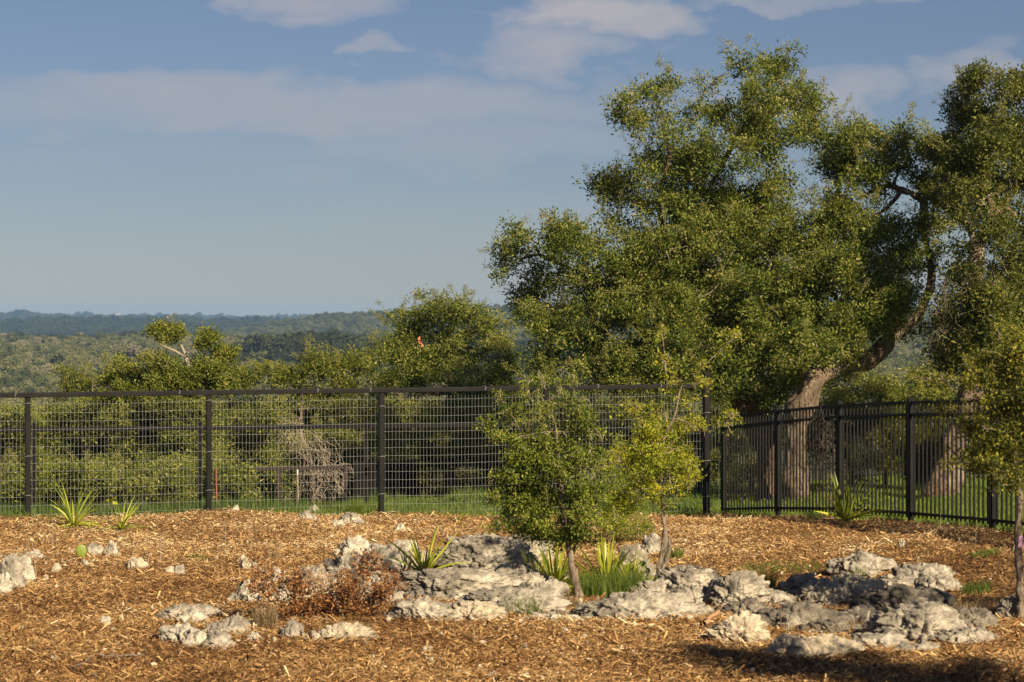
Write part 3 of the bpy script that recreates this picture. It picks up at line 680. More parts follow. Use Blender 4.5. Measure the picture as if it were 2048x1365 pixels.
# 6. lower black rail fences behind the mesh
def rail_fence(name, label, posts, zt, mat, w=.06, rail=.055, over=.0, second=None, y0=None, y1=None):
    root = thing(name, label, 'fence', (posts[0][0], posts[0][1], float(gz(*posts[0]))))
    for (p, z) in zip(posts, zt):
        zb = float(gz(*p)) - .1; bevbox('post', (p[0], p[1], (z + over + zb) / 2), (w, 0, 0), (0, w, 0), (0, 0, z + over - zb), mat, root)
    for i in range(len(posts) - 1):
        a = np.array([*posts[i], zt[i] - rail]); b = np.array([*posts[i + 1], zt[i + 1] - rail]); d = unit(b - a)
        bar('rail', a + d * w * .52, b - d * w * .52, .05, rail, mat, root)
    return root
zz_ = lambda py, Y: EYE - (py - HZ) / F * Y
pb = [pxp(-262, 35.1), pxp(68, 35.3), pxp(400, 35.5), pxp(733, 35.7), pxp(1062, 35.9)]
rail_fence('rail_fence', 'low black rail fence close behind the wire mesh fence', pb, [zz_(854 - 8 * i * .42, q[1]) for i, q in enumerate(pb)], M_BLACK, over=.03, rail=.065)
pc_ = [pxp(q, 43.5) for q in (-120, 122, 378, 558, 692)]
rail_fence('rail_fence', 'lowest dark brown rail fence at the foot of the thicket', pc_, [zz_(q, 43.5) for q in (950, 944, 936, 931, 928)], M_BROWN, w=.07, rail=.06)
# stakes
def stake(px, py0, py1, Y, r, mat, label, tip=None):
    r *= .75; tip = tip and .09
    z0 = zz_(py1, Y) - .3; z1 = zz_(py0, Y); x = (px - 1024) / F * Y
    root = thing('stake', label, 'stake', (x, Y, z0))
    V, Q = tubes([(np.array([[x, Y, z0], [x + .01, Y, (z0 + z1) / 2], [x, Y, z1]]), r)], 6); mesh_np('shaft', V, Q, mat, root)
    if tip is not None:
        V, Q = tubes([(np.array([[x, Y, z1], [x, Y, z1 + tip * .5], [x, Y, z1 + tip]]), r * 1.05)], 6); mesh_np('painted_tip', V, Q, M_WHITE, root)
stake(432, 938, 1015, 40, .022, M_RED, 'rusty red steel stake just right of the second fence post')
stake(197, 966, 1012, 41, .014, M_TWIG, 'thin stake with white tip left of the seedling behind the fence', .16)
stake(301, 962, 1012, 41, .014, M_TWIG, 'thin stake with white tip midway between first and second fence posts', .16)
stake(595, 950, 990, 41, .014, M_TWIG, 'thin white tipped stake at the dead vine tangle', .16)

# ------------------------------------------------------------------ trees
def tree(name, label, base, trunk_ctrl, blobs, Yc, leaf_mat, seed, bark=M_BARK, spread=.9, dens=1.0, lsize=.05, lw=.42, whips=2, clump=.15, per=46, limbs=(), cat='tree', group=None, thick=.05, sides=12, twig_mat=None, shell=.45, holes=-.18):
    """trunk_ctrl rows: px, py, Y, radius; limbs: list of the same; blobs: (px, py, rx, ry[, dY])"""
    rg = np.random.default_rng(seed)
    root = thing(name, label, cat, base, group)
    nodes = []
    def stem(nm, rows, sd, sd_n):
        c = np.array([[*P(a, b_, Y_), r_] for a, b_, Y_, r_ in rows]); s_ = spline(c, sd_n)
        V, Q = tubes([(s_[:, :3], np.maximum(s_[:, 3], .004))], sd * 2, .55, seed); mesh_np(nm, V, Q, bark, root, smooth=True)
        for q in s_[len(s_) // 3:]: nodes.append((q[:3], q[3]))
    stem('trunk', trunk_ctrl, sides, 7)
    for l_ in limbs: stem('limb', l_, max(6, sides - 3), 7)
    info = []
    for bl in blobs:
        px, py, rx, ry = bl[:4]; Y_ = Yc + (bl[4] if len(bl) > 4 else rg.uniform(-1, 1) * spread)
        C = P(px, py, Y_); info.append((C, rx / F * Y_, max(rx, ry) / F * Y_ * .95, ry / F * Y_))
    lines = []; tp = np.array(nodes[-1][0])
    order = sorted(range(len(info)), key=lambda i: min(np.linalg.norm(info[i][0] - n_[0]) for n_ in nodes))
    for i in order:
        C = info[i][0] - [0, 0, info[i][3] * .3]; dd = [np.linalg.norm(C - n_[0]) for n_ in nodes]; j = int(np.argmin(dd)); s0, r0 = nodes[j]; D = C - s0
        if dd[j] > .05:
            side = rg.normal(size=3) * dd[j] * .10; n_ = 6; t = np.linspace(0, 1, n_)[:, None]
            pts = s0 + D * t + side * np.sin(t * np.pi) + rg.normal(size=(n_, 3)) * dd[j] * .02 * np.sin(t * np.pi); ra = min(r0 * .75, thick); rb = ra * .55
            lines.append((pts, np.linspace(ra, rb, n_)))
            for q, r_ in zip(pts[2:], np.linspace(ra, rb, n_)[2:]): nodes.append((q, r_))
    pos = []; tn = []; twl = []; scs = []
    for (C, Rx, Ry, Rz), bl in zip(info, blobs):
        area = 4 * np.pi * ((Rx * Ry) ** 1.6 / 3 + (Rx * Rz) ** 1.6 / 3 + (Ry * Rz) ** 1.6 / 3) ** (1 / 1.6)
        cl = min(clump, .75 * min(Rx, Rz) + .012); ns = max(2 if cl < clump else 4, int(area / (clump ** 2 * 4.2) * dens * (bl[5] if len(bl) > 5 else 1)))
        dr = unit(rg.normal(size=(ns, 3))); fr = rg.uniform(shell, 1.0, ns) ** .6
        bump_ = 1 + .42 * vn(dr * 2.6 + seed + C, seed) + .16 * rg.normal(size=ns)
        Sc = C + dr * fr[:, None] * bump_[:, None] * np.array([Rx, Ry, Rz])
        hole = (vn(Sc / (clump * 3.0) + seed, seed + 3) > holes) | (fr < .66); Sc = Sc[hole]; dr = dr[hole]; ns = len(Sc)
        if ns == 0: continue
        tc_ = rg.normal(0, .10, ns); nl = (per * rg.uniform(.5, 1.5, ns)).astype(int)
        nl = np.maximum(1, (nl * (cl / clump) ** 1.5 / 3).astype(int)); idx = np.repeat(np.arange(ns), nl); m = len(idx)
        off = rg.normal(size=(m, 3)) * cl * np.array([.66, .66, .46])
        pos.append(Sc[idx] + off); tn.append(np.clip(tc_[idx] + rg.normal(0, .05, m), -.35, .35)); scs.append(rg.uniform(.8, 1.25, m))
        for j in rg.choice(ns, min(ns, max(3, int(ns * .35))), replace=False):
            st = C + (Sc[j] - C) * .15; t = np.linspace(0, 1, 4)[:, None]; k_ = rg.normal(size=3) * .05
            e_ = Sc[j] + (Sc[j] - C) * rg.uniform(0, .12)
            twl.append((st + (e_ - st) * t + k_ * np.sin(t * np.pi), np.array([.011, .008, .005, .0025]) * min(1, thick / .03)))
        for _ in range(rg.poisson(whips * 2.2)):
            dq = unit(np.array([rg.normal() * .8, rg.normal() * .5, abs(rg.normal()) * .8 + .15])); s0 = C + dq * np.array([Rx, Ry, Rz]) * .85
            gd = unit(dq * .6 + rg.normal(size=3) * .35 + [0, 0, .35]); ln_ = rg.uniform(.18, .62) * min(1, Rx / .35); t = np.linspace(0, 1, 6)[:, None]
            pts = s0 + gd * ln_ * t + np.array([0, 0, -.08]) * t * t + rg.normal(size=(6, 3)) * .008; twl.append((pts, np.linspace(.005, .0015, 6)))
            m = max(2, int(ln_ * 26)); ti = rg.random(m); q = s0 + gd * ln_ * ti[:, None] + np.array([0, 0, -.08]) * (ti ** 2)[:, None] + rg.normal(size=(m, 3)) * .012
            pos.append(q); tn.append(rg.uniform(.05, .35, m)); scs.append(rg.uniform(.35, .6, m))
    pos = np.concatenate(pos); tn = np.concatenate(tn); scs = np.concatenate(scs)
    g = gz(pos[:, 0], pos[:, 1]); k = pos[:, 2] > g + .04; pos, tn, scs = pos[k], tn[k], scs[k]; n = len(pos)
    key, ps = sprigs(leaf_mat, lw); sc_ = scs[:, None] * np.ones(3) * (lsize / .056)
    rot = np.stack([rg.normal(0, .5, n), rg.normal(0, .5, n), rg.random(n) * 6.283], 1)
    scatter('crown', key, ps, pos, rot, sc_, tn, root, rg)
    if lines: V, Q = tubes(lines, 6, .25, seed); kind(mesh_np('branches', V, Q, bark, root, smooth=True), 'stuff')
    V, Q = tubes(twl, 3); kind(mesh_np('twigs', V, Q, twig_mat or M_TWIG, root, smooth=True), 'stuff')
    tree.total += n
    return root
tree.total = 0
def gp(px, Y): x = (px - 1024) / F * Y; return (x, Y, float(gz(x, Y)))
def gpy(px, Y): return HZ + (EYE - gp(px, Y)[2]) * F / Y      # photo row of the ground at that place

# --- big live oak, left part
T1 = [(1290, 215, 62, 42), (1330, 178, 30, 38), (1245, 238, 42, 20), (1300, 275, 46, 30), (1290, 320, 36, 32),
      (1345, 330, 70, 45), (1440, 320, 75, 50), (1535, 300, 66, 50), (1250, 385, 62, 40), (1205, 372, 26, 22), (1360, 420, 85, 60), (1475, 420, 80, 60), (1555, 385, 34, 46),
      (1080, 466, 58, 34), (1140, 488, 52, 42), (1040, 508, 42, 36), (1008, 538, 26, 28), (1120, 560, 62, 36), (1055, 588, 46, 24), (1230, 480, 70, 50), (1240, 570, 80, 52),
      (1085, 640, 42, 36), (1150, 650, 62, 46), (1340, 520, 85, 62), (1450, 530, 85, 62), (1560, 500, 60, 62), (1350, 620, 85, 55), (1460, 640, 85, 60), (1560, 620, 72, 60),
      (1240, 665, 75, 46), (1110, 706, 36, 24), (1200, 735, 60, 34), (1300, 735, 72, 38), (1395, 742, 66, 42), (1500, 720, 66, 38), (1585, 700, 40, 48), (1570, 772, 28, 28),
      (1340, 560, 120, 90, 1.2), (1480, 560, 120, 100, 1.3), (1430, 400, 90, 80, 1.2), (1520, 470, 80, 90, .9)]
T1 += [(a_, b_, 62, 44, -1.0) for a_, b_ in ((1420, 690), (1340, 680), (1480, 660), (1560, 690), (1400, 600), (1300, 600), (1500, 580), (1330, 500), (1430, 470), (1260, 520), (1200, 600), (1160, 690), (1260, 720), (1350, 750), (1430, 755), (1530, 745), (1590, 640), (1580, 560))] + [(1130, 760, 44, 30), (1190, 775, 44, 26), (1090, 730, 30, 30), (1060, 640, 30, 26), (1610, 740, 28, 34, -.9), (1390, 775, 40, 20), (1610, 470, 34, 40)]
T1 += [(1565, 790, 30, 24, -1.3), (1600, 730, 34, 30, -1.6), (1640, 700, 34, 24, -2.4), (1580, 745, 30, 30, -1.5)]
T1 += [(x_, y_, 44, 24, -1.1) for x_, y_ in ((1100, 770), (1170, 745), (1240, 775), (1320, 785), (1400, 790), (1470, 745), (1540, 720), (1595, 690), (1610, 560), (1600, 620))]
T1T = [(1500, 120, 36, 36), (1555, 162, 48, 48), (1582, 98, 22, 12), (1598, 196, 34, 40), (1520, 205, 42, 46), (1425, 188, 38, 26), (1465, 235, 52, 28), (1500, 260, 52, 26), (1395, 232, 26, 22)]
tree('live_oak', 'largest live oak, a broad leaning crown over the end of the wire fence', gp(1538, 40), 
     [(1540, 1012, 40, .20), (1532, 940, 40, .17), (1520, 860, 40, .19), (1500, 800, 40, .30), (1475, 765, 40.2, .22), (1450, 700, 40.9, .13), (1425, 600, 41.3, .10), (1400, 480, 41.4, .08), (1420, 380, 41.2, .06), (1460, 300, 40.8, .04), (1505, 220, 40.8, .02)],
     T1 + T1T, 40.6, M_OAK, 11, limbs=[[(1490, 790, 40.2, .15), (1400, 730, 41.2, .10), (1280, 650, 41.4, .08), (1180, 560, 41.2, .05), (1080, 510, 40.8, .03)],
      [(1445, 700, 40.9, .09), (1360, 560, 41.4, .07), (1320, 420, 41.3, .05), (1338, 300, 40.9, .03), (1310, 240, 40.8, .015)],
      [(1500, 800, 40, .12), (1535, 765, 39.8, .06), (1548, 762, 39.6, .02)]],
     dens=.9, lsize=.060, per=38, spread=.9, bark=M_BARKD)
# --- second live oak: the pale trunk behind the pickets with the heavy bent limb
T2 = [(1700, 700, 36, 16, -2.3, .8), (1640, 470, 34, 44, -1), (1870, 290, 40, 40, -.6), (1900, 350, 40, 34, -.6), (1845, 440, 22, 36, -1.6, .7), (1872, 520, 20, 36, -1.5, .5), (1815, 600, 36, 30, -2.0, .9), (1760, 650, 50, 26, -2.1), (1620, 400, 16, 20, 0, .4), (1860, 400, 40, 24, -.8, .8), (1690, 400, 44, 36, -1), (1740, 425, 50, 36, -1), (1850, 350, 40, 26), (1880, 330, 40, 30, -1), (1835, 560, 24, 34, .3, .5), (1880, 470, 34, 40, .8, .5), (1890, 560, 30, 40, .8, .4), (1820, 660, 30, 16, -1), (1650, 650, 44, 44, -2.2), (1700, 680, 44, 20, -2.2), (1720, 610, 60, 44, -2.0), (1780, 580, 50, 40, -2.0), (1690, 540, 60, 50, -2.0), (1720, 470, 60, 46, -1.6), (1810, 500, 36, 40, -1.4), (1800, 640, 34, 24, -1.8), (1760, 350, 60, 34, -.8), (1840, 330, 50, 34, -.8), (1660, 720, 26, 20, -2.3), (1640, 560, 40, 50, -1.5), (1620, 250, 30, 50), (1640, 225, 36, 42), (1665, 275, 55, 40), (1735, 290, 52, 34), (1810, 275, 50, 34), (1710, 335, 55, 32), (1800, 330, 60, 34), (1870, 300, 36, 34), (1668, 330, 40, 34),
      (1690, 455, 56, 50), (1675, 540, 60, 52), (1755, 465, 46, 48), (1740, 570, 66, 56), (1690, 640, 60, 40), (1780, 615, 50, 34), (1640, 610, 50, 50), (1800, 545, 34, 40), (1770, 390, 40, 26), (1655, 690, 34, 26), (1730, 665, 40, 22)]
tree('live_oak', 'live oak with pale straight trunk behind the pickets and a thick limb bending up right', gp(1594, 39),
     [(1596, 1012, 39, .27), (1590, 930, 39, .23), (1594, 850, 39, .20), (1608, 790, 39, .19), (1632, 745, 39.2, .20), (1680, 722, 39.4, .19), (1745, 712, 39.6, .16), (1790, 672, 39.8, .10), (1835, 632, 40, .08), (1862, 565, 40, .065), (1852, 480, 40, .06), (1846, 390, 40, .065)],
     T2, 41.2, M_OAK, 12, limbs=[[(1842, 395, 40, .06), (1815, 385, 40, .055), (1770, 372, 40.8, .035), (1715, 400, 41.5, .012)], [(1845, 385, 40, .05), (1880, 410, 40, .04), (1925, 440, 40, .02)],
      [(1680, 722, 39.6, .10), (1690, 620, 40.3, .07), (1690, 500, 41.4, .05), (1670, 330, 41.4, .02)]], dens=.95, lsize=.060, per=38, bark=M_BARK)
# --- third live oak at the right edge
T3 = [(1945, 560, 26, 50, -1.4, .7), (1955, 690, 30, 50, -1.3, .8), (1915, 430, 30, 26, -1.2, .7), (1935, 620, 24, 30, -1.2, .5), (1930, 480, 24, 40, -.6, .6), (1920, 560, 20, 40, .9, .5), (1965, 660, 30, 40, -1.2), (1910, 740, 50, 30, .8), (1940, 200, 40, 40), (1980, 430, 40, 34), (1930, 380, 50, 26, -1.4), (2000, 480, 40, 40, -1.6), (1960, 400, 50, 24, -1.5), (2000, 290, 60, 50, -1.2), (1900, 620, 26, 30, .6), (1990, 620, 34, 60, -1.4), (1985, 700, 40, 40, -1.2), (1880, 690, 34, 34, .8), (1910, 300, 40, 34), (1960, 180, 50, 34), (2020, 182, 52, 42), (1940, 240, 50, 34), (2020, 262, 62, 46), (1925, 325, 54, 38), (2000, 345, 70, 46), (1895, 375, 52, 22), (2050, 430, 50, 46), (2030, 520, 40, 46), (2035, 600, 46, 50), (2040, 690, 50, 50),
      (1890, 720, 40, 30), (1995, 640, 30, 50), (2075, 330, 60, 60), (2085, 220, 55, 60), (2090, 520, 60, 70), (1960, 120 + 30, 16, 20), (1905, 660, 26, 26), (1985, 560, 26, 34), (2090, 650, 60, 60), (2060, 770, 60, 50), (1985, 745, 44, 40)]
tree('live_oak', 'dark live oak filling the right edge with a twisting trunk and bare pale branches', gp(1885, 38),
     [(1880, 1010, 38, .25), (1895, 940, 38, .22), (1918, 860, 38, .19), (1938, 780, 38, .18), (1945, 700, 38, .17), (1952, 600, 38, .13), (1958, 500, 38, .10), (1985, 440, 38.4, .08), (2030, 380, 39, .05)],
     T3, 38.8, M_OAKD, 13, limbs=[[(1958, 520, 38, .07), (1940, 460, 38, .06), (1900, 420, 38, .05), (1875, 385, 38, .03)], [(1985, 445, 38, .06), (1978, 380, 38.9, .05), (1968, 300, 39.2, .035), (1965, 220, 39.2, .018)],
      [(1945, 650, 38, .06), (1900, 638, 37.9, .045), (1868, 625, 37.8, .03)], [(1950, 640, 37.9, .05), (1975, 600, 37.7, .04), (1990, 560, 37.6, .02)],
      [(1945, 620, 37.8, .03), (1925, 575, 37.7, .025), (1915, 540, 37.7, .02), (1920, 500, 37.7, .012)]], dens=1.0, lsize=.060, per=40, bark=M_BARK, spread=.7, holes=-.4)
# bare twisted twigs hanging in the gap between the two right oaks
rg = np.random.default_rng(5); tw = []
for _ in range(100):
    s0 = P(rg.uniform(1862, 1960), rg.uniform(540, 680), 37.9 + rg.normal() * .3); pts = [s0]; d = unit(rg.normal(size=3) + [-.2, 0, -.5])
    for k in range(8): d = unit(d + rg.normal(size=3) * .55 + [0, 0, -.12]); pts.append(pts[-1] + d * .09)
    tw.append((np.array(pts), np.linspace(.006, .002, 9)))
tg = thing('fallen_branch_tangle', 'tangle of bare curling dead twigs hanging in the gap between the two right oaks', 'dead branches', P(1900, 640, 37.9))
V, Q = tubes(tw, 4); kind(mesh_np('dead_twigs', V, Q, M_STEM, tg, smooth=True), 'stuff')

# --- mid oak behind the wire fence
T4 = [(850, 640, 54, 34), (905, 622, 40, 24), (945, 642, 52, 32), (800, 662, 36, 32), (1000, 668, 34, 26), (780, 708, 38, 36), (850, 705, 66, 42), (935, 705, 66, 42), (1008, 722, 32, 34), (765, 760, 40, 30), (845, 770, 66, 40), (940, 775, 70, 42), (1010, 785, 46, 36),
      (800, 830, 60, 40), (885, 840, 70, 42), (975, 850, 70, 44), (1050, 860, 60, 50), (820, 890, 60, 34), (905, 900, 60, 34), (990, 910, 56, 30), (1100, 800, 46, 34)]
tree('oak_tree', 'rounded oak in the middle rising above the fence rail left of the largest oak', gp(900, 49), [(905, 1040, 49, .14), (900, 960, 49, .12), (890, 880, 49, .10), (900, 780, 49, .07), (900, 680, 49, .04)], T4, 48.5, M_OAK, 14, dens=.9, lsize=.060, per=46, clump=.17, whips=3)
# --- trees and bushes of the thicket
T5 = [(332, 668, 32, 16), (352, 676, 18, 12), (412, 676, 20, 12), (400, 688, 10, 8), (452, 705, 14, 14), (300, 715, 16, 14), (320, 735, 32, 26), (370, 752, 46, 24), (425, 742, 36, 22), (330, 770, 40, 20), (440, 765, 30, 20)]
tree('oak_tree', 'small oak with two flat topped tufts on bare white branches above the fence', gp(372, 46), [(375, 1030, 47.6, .07), (380, 930, 47.6, .06), (372, 830, 47, .06), (382, 760, 46, .05), (372, 715, 46, .035), (362, 690, 46, .02)], T5, 46, M_BUSH, 15, bark=M_TWIG,
     limbs=[[(385, 765, 46, .03), (410, 725, 46, .02), (408, 690, 46, .012)], [(372, 715, 46, .02), (345, 700, 46, .015), (320, 690, 46, .01)], [(378, 760, 46, .02), (350, 735, 46, .016), (325, 715, 46, .012)]], dens=1.5, lsize=.055, clump=.095, per=38, thick=.03, spread=.3, whips=.6)
def bush(label, blobs, Y, mat, seed, name='shrub', cat='shrub', **kw):
    cx = np.mean([q[0] for q in blobs]); x, y_, z_ = gp(cx, Y); pyb = gpy(cx, Y)
    pt = min(q[1] for q in blobs)
    rows = [(cx, pyb + 8, Y, kw.pop('tr', .05)), (cx + 5, pyb - (pyb - pt) * .3, Y, .04), (cx - 4, pyb - (pyb - pt) * .6, Y, .025), (cx, pt + 20, Y, .012)]
    args = dict(cat=cat, dens=1.25, lsize=.056, clump=.16, per=50, thick=.028, spread=.7, whips=1.2, holes=-.45); args.update(kw)
    return tree(name, label, (x, y_, z_), rows, blobs, Y, mat, seed, **args)
def grid_blobs(x0, x1, y0, y1, r, seed, jit=.25):
    g = np.random.default_rng(seed); o = []
    for yy_ in np.arange(y0, y1 + 1, r * 1.25):
        for xx_ in np.arange(x0, x1 + 1, r * 1.5): o.append((xx_ + g.normal() * r * jit, 6 + yy_ + g.normal() * r * jit, r * g.uniform(.85, 1.2), r * g.uniform(.65, .95)))
    return o
bush('bushy tree with pale tips above the rail left of the small white branched oak', [(150, 765, 30, 20), (182, 745, 22, 20), (235, 733, 20, 14), (255, 762, 34, 24), (212, 768, 34, 18)] + grid_blobs(120, 270, 808, 1000, 40, 1), 47, M_BUSH, 21, name='bushy_tree', cat='tree')
bush('dense green bush behind the first fence bay at the left edge', grid_blobs(-50, 90, 830, 1000, 38, 2), 47.5, M_BUSH, 22)
bush('green bush below the small white branched oak behind the rail', [(485, 760, 28, 20), (455, 772, 26, 16)] + grid_blobs(300, 470, 808, 1000, 40, 3), 46.5, M_BUSH, 23)
bush('loose yellow green bush rising above the rail left of the rounded oak', [(625, 725, 30, 26), (655, 745, 30, 24), (600, 755, 34, 20), (545, 752, 34, 18), (700, 745, 30, 32), (680, 770, 34, 18)] + grid_blobs(500, 560, 826, 1000, 38, 4) + grid_blobs(640, 750, 820, 990, 40, 5), 47, M_BUSH, 24, whips=3, per=38)
bush('shaded bush low behind the dead vine tangle', grid_blobs(570, 690, 808, 1000, 40, 6), 49, M_BUSH, 25)
bush('dark bush behind the fence between the bushy tree and the small white branched oak', grid_blobs(200, 330, 830, 1000, 46, 16), 51, M_BUSH, 36)
for q_, (a_, b_, lab_) in enumerate([(-20, 130, 'low dark brush at the fence foot at the left edge'), (160, 330, 'low dark brush at the fence foot behind the bright seedling'), (360, 520, 'low dark brush at the fence foot beside the red stake')]): bush(lab_, grid_blobs(a_, b_, 950, 1012, 28, 60 + q_), 40.2 + .2 * q_, M_BUSH, 60 + q_, tr=.02, clump=.11, dens=.9, thick=.012)
bush('leafy bush behind the wire mesh just left of the dark picket fence top', grid_blobs(790, 1010, 825, 905, 36, 71), 45.5, M_BUSH, 71, dens=1.0)
bush('dark bush in the second row behind the left edge bush', grid_blobs(-20, 140, 850, 1000, 48, 17), 52, M_BUSH, 37)
bush('dark bush in the second row behind the dead vine tangle', grid_blobs(430, 700, 840, 1000, 50, 18), 53, M_BUSH, 38)
bush('dark bush under the rounded middle oak above the dark picket fence', grid_blobs(760, 1080, 850, 1010, 48, 19), 53, M_BUSH, 39)
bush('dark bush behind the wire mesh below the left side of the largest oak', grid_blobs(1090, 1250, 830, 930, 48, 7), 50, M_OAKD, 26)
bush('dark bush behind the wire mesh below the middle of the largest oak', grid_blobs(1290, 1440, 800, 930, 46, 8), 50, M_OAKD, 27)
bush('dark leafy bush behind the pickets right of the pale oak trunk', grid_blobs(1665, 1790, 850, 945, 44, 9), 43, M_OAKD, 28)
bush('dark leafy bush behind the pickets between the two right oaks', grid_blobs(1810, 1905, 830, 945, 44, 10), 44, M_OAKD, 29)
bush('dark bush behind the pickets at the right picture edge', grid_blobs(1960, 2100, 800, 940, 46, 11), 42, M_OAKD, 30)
bush('loose bush under the thick bent oak limb above the picket fence', [(1690, 765, 44, 26), (1750, 775, 40, 24), (1730, 745, 24, 18), (1790, 790, 44, 20), (1850, 770, 40, 30), (1880, 790, 40, 20), (1680, 800, 40, 20)], 44, M_BUSH, 31, per=34)
bush('small shaded bush behind the pickets below the largest oak', grid_blobs(1475, 1530, 880, 945, 34, 12), 46, M_BUSH, 32, per=30)
# off frame tree on the right whose shade lies across the mulch in the corner
bush('leafy tree standing outside the picture to the right, shading the corner', [(2760 + a, 560 + b_, 190, 150) for a, b_ in ((0, 0), (250, 60), (-190, 130), (90, -220), (330, 300), (60, 230), (-120, -60))], 14.3, M_SAPA, 33, name='bushy_tree', cat='tree', lsize=.06, clump=.17, tr=.08, dens=.6, holes=-.1)

bush('second leafy tree added outside the picture on the right to shade the outcrop', [(2760 + a, 500 + b_, 190, 130) for a, b_ in ((0, 0), (190, -40), (-70, 90), (330, 60), (60, -150), (150, 180), (480, -60), (560, 120))], 17.9, M_SAPA, 34, name='bushy_tree', cat='tree', lsize=.06, clump=.17, tr=.07, dens=.32, holes=.0)  # unseen tree, added so that its loose crown dapples the right outcrop
# --- foreground saplings
def sap(label, base_px, base_py, rows, blobs, mat, seed, **kw):
    x, Y = ground_at(base_px, base_py); z = float(gz(x, Y))
    rows = [(a, b_, Y + dy, r_) for a, b_, dy, r_ in rows]
    args = dict(bark=M_STEM, spread=.22, dens=.9, lsize=.032, lw=.55, clump=.075, per=34, whips=2, thick=.014, sides=9, holes=-.55); args.update(kw)
    return tree('sapling', label, (x, Y, z), rows, blobs, Y, mat, seed, **args), Y
_, YA = sap('dense dark green sapling with slanting trunk in the middle foreground', 1160, 1200,
    [(1162, 1206, 0, .048), (1150, 1160, 0, .036), (1140, 1110, 0, .030), (1132, 1070, 0, .026), (1120, 960, 0, .018), (1110, 850, 0, .010), (1075, 780, 0, .004)],
    [(1060, 1050, 40, 30), (1120, 1065, 44, 24), (1170, 1040, 30, 26), (1020, 1005, 30, 24), (1080, 990, 52, 36), (1150, 985, 44, 36), (1050, 930, 40, 36), (1110, 920, 48, 36), (1170, 925, 24, 24), (1000, 955, 16, 14), (1005, 1050, 22, 14),
     (1050, 870, 38, 26, 0, .34), (1110, 860, 44, 26, 0, .34), (1160, 850, 24, 20, 0, .34), (1020, 835, 26, 16, 0, .34), (1080, 815, 30, 16, 0, .34), (1150, 815, 20, 12, 0, .34), (1192, 930, 14, 12), (985, 1000, 14, 10), (1050, 785, 5, 22, 0, .8), (1085, 770, 4, 22, 0, .8), (1145, 775, 5, 26, 0, .8), (1000, 800, 5, 18, 0, .7), (1120, 790, 5, 18, 0, .7), (978, 850, 12, 10, 0, .6), (1185, 865, 10, 10), (1100, 1040, 46, 34)],
    M_SAPA, 41, whips=3.2, dens=.82, limbs=[[(1140, 1110, 0 + 23.4, .016), (1175, 1050, 23.3, .010), (1195, 985, 23.2, .006)] ])
_, YB = sap('thin yellow green sapling with a crooked pinkish trunk and long leafy shoots', 1315, 1182,
    [(1313, 1190, 0, .030), (1316, 1140, 0, .026), (1330, 1080, 0, .026), (1326, 1020, 0, .022), (1322, 950, 0, .018), (1328, 880, 0, .014), (1350, 830, 0, .010), (1365, 770, 0, .006), (1410, 730, 0, .003), (1478, 665, 0, .002)],
    [(1300, 860, 38, 18), (1270, 830, 20, 18), (1340, 870, 40, 16), (1385, 850, 20, 16), (1300, 920, 42, 26), (1350, 930, 40, 28), (1260, 920, 28, 22), (1290, 975, 40, 24), (1345, 985, 40, 24), (1375, 940, 16, 22), (1395, 860, 12, 8), (1370, 800, 14, 10), (1400, 768, 12, 9), (1265, 1000, 26, 16), (1330, 1010, 30, 10), (1331, 725, 7, 20), (1322, 665, 6, 16), (1410, 735, 10, 9), (1440, 702, 10, 8), (1472, 670, 8, 6), (1352, 780, 10, 20), (1440, 850, 12, 6), (1462, 832, 12, 6), (1486, 808, 8, 5), (1300, 890, 40, 20), (1230, 930, 16, 14)],
    M_SAPB, 42, whips=3.0, dens=.62, per=24, limbs=[[(1340, 1075, 24.1, .018), (1336, 1110, 24.1, .02), (1322, 1150, 24.1, .02)], [(1328, 880, 24.2, .008), (1335, 800, 24.2, .005), (1330, 720, 24.2, .003), (1322, 650, 24.2, .002)]])
_, YC = sap('leafy sapling with yellow shoots at the right picture edge', 2038, 1240,
    [(2040, 1250, 0, .040), (2040, 1180, 0, .032), (2036, 1080, 0, .028), (2040, 1000, 0, .024), (2030, 900, 0, .018), (2020, 800, 0, .012), (2010, 720, 0, .006)],
    [(1985, 745, 40, 30), (2040, 730, 40, 44), (1950, 760, 34, 18), (1915, 765, 26, 10), (1880, 765, 20, 7), (1850, 760, 14, 6), (2000, 810, 50, 30), (2060, 820, 50, 44), (1960, 850, 34, 26), (2020, 880, 50, 34), (2080, 900, 46, 44), (1975, 910, 40, 22), (2030, 940, 46, 24), (1925, 850, 14, 8), (1900, 820, 20, 10), (2005, 970, 26, 14), (1910, 930, 18, 10), (2020, 690, 30, 16)],
    M_SAPC, 43, whips=3, lsize=.034, dens=.62)
# soft green bush between the saplings
x, Y = ground_at(1230, 1085)
tree('shrub', 'soft bright green bush between the two middle saplings', (x, Y, float(gz(x, Y))), [(1232, 1095, Y, .015), (1228, 1040, Y, .012), (1225, 960, Y, .008), (1215, 900, Y, .003)],
     [(1240, 1060, 34, 20), (1280, 1050, 20, 18), (1205, 1035, 26, 24), (1250, 1020, 40, 22), (1215, 980, 34, 26), (1260, 970, 30, 24), (1225, 930, 26, 22), (1240, 885, 12, 16), (1200, 880, 10, 12)], Y, M_SAPG, 44, bark=M_STEM, spread=.3, holes=-.6, dens=1.5, lsize=.032, lw=.3, clump=.09, per=26, whips=3, thick=.008, cat='shrub', sides=7)
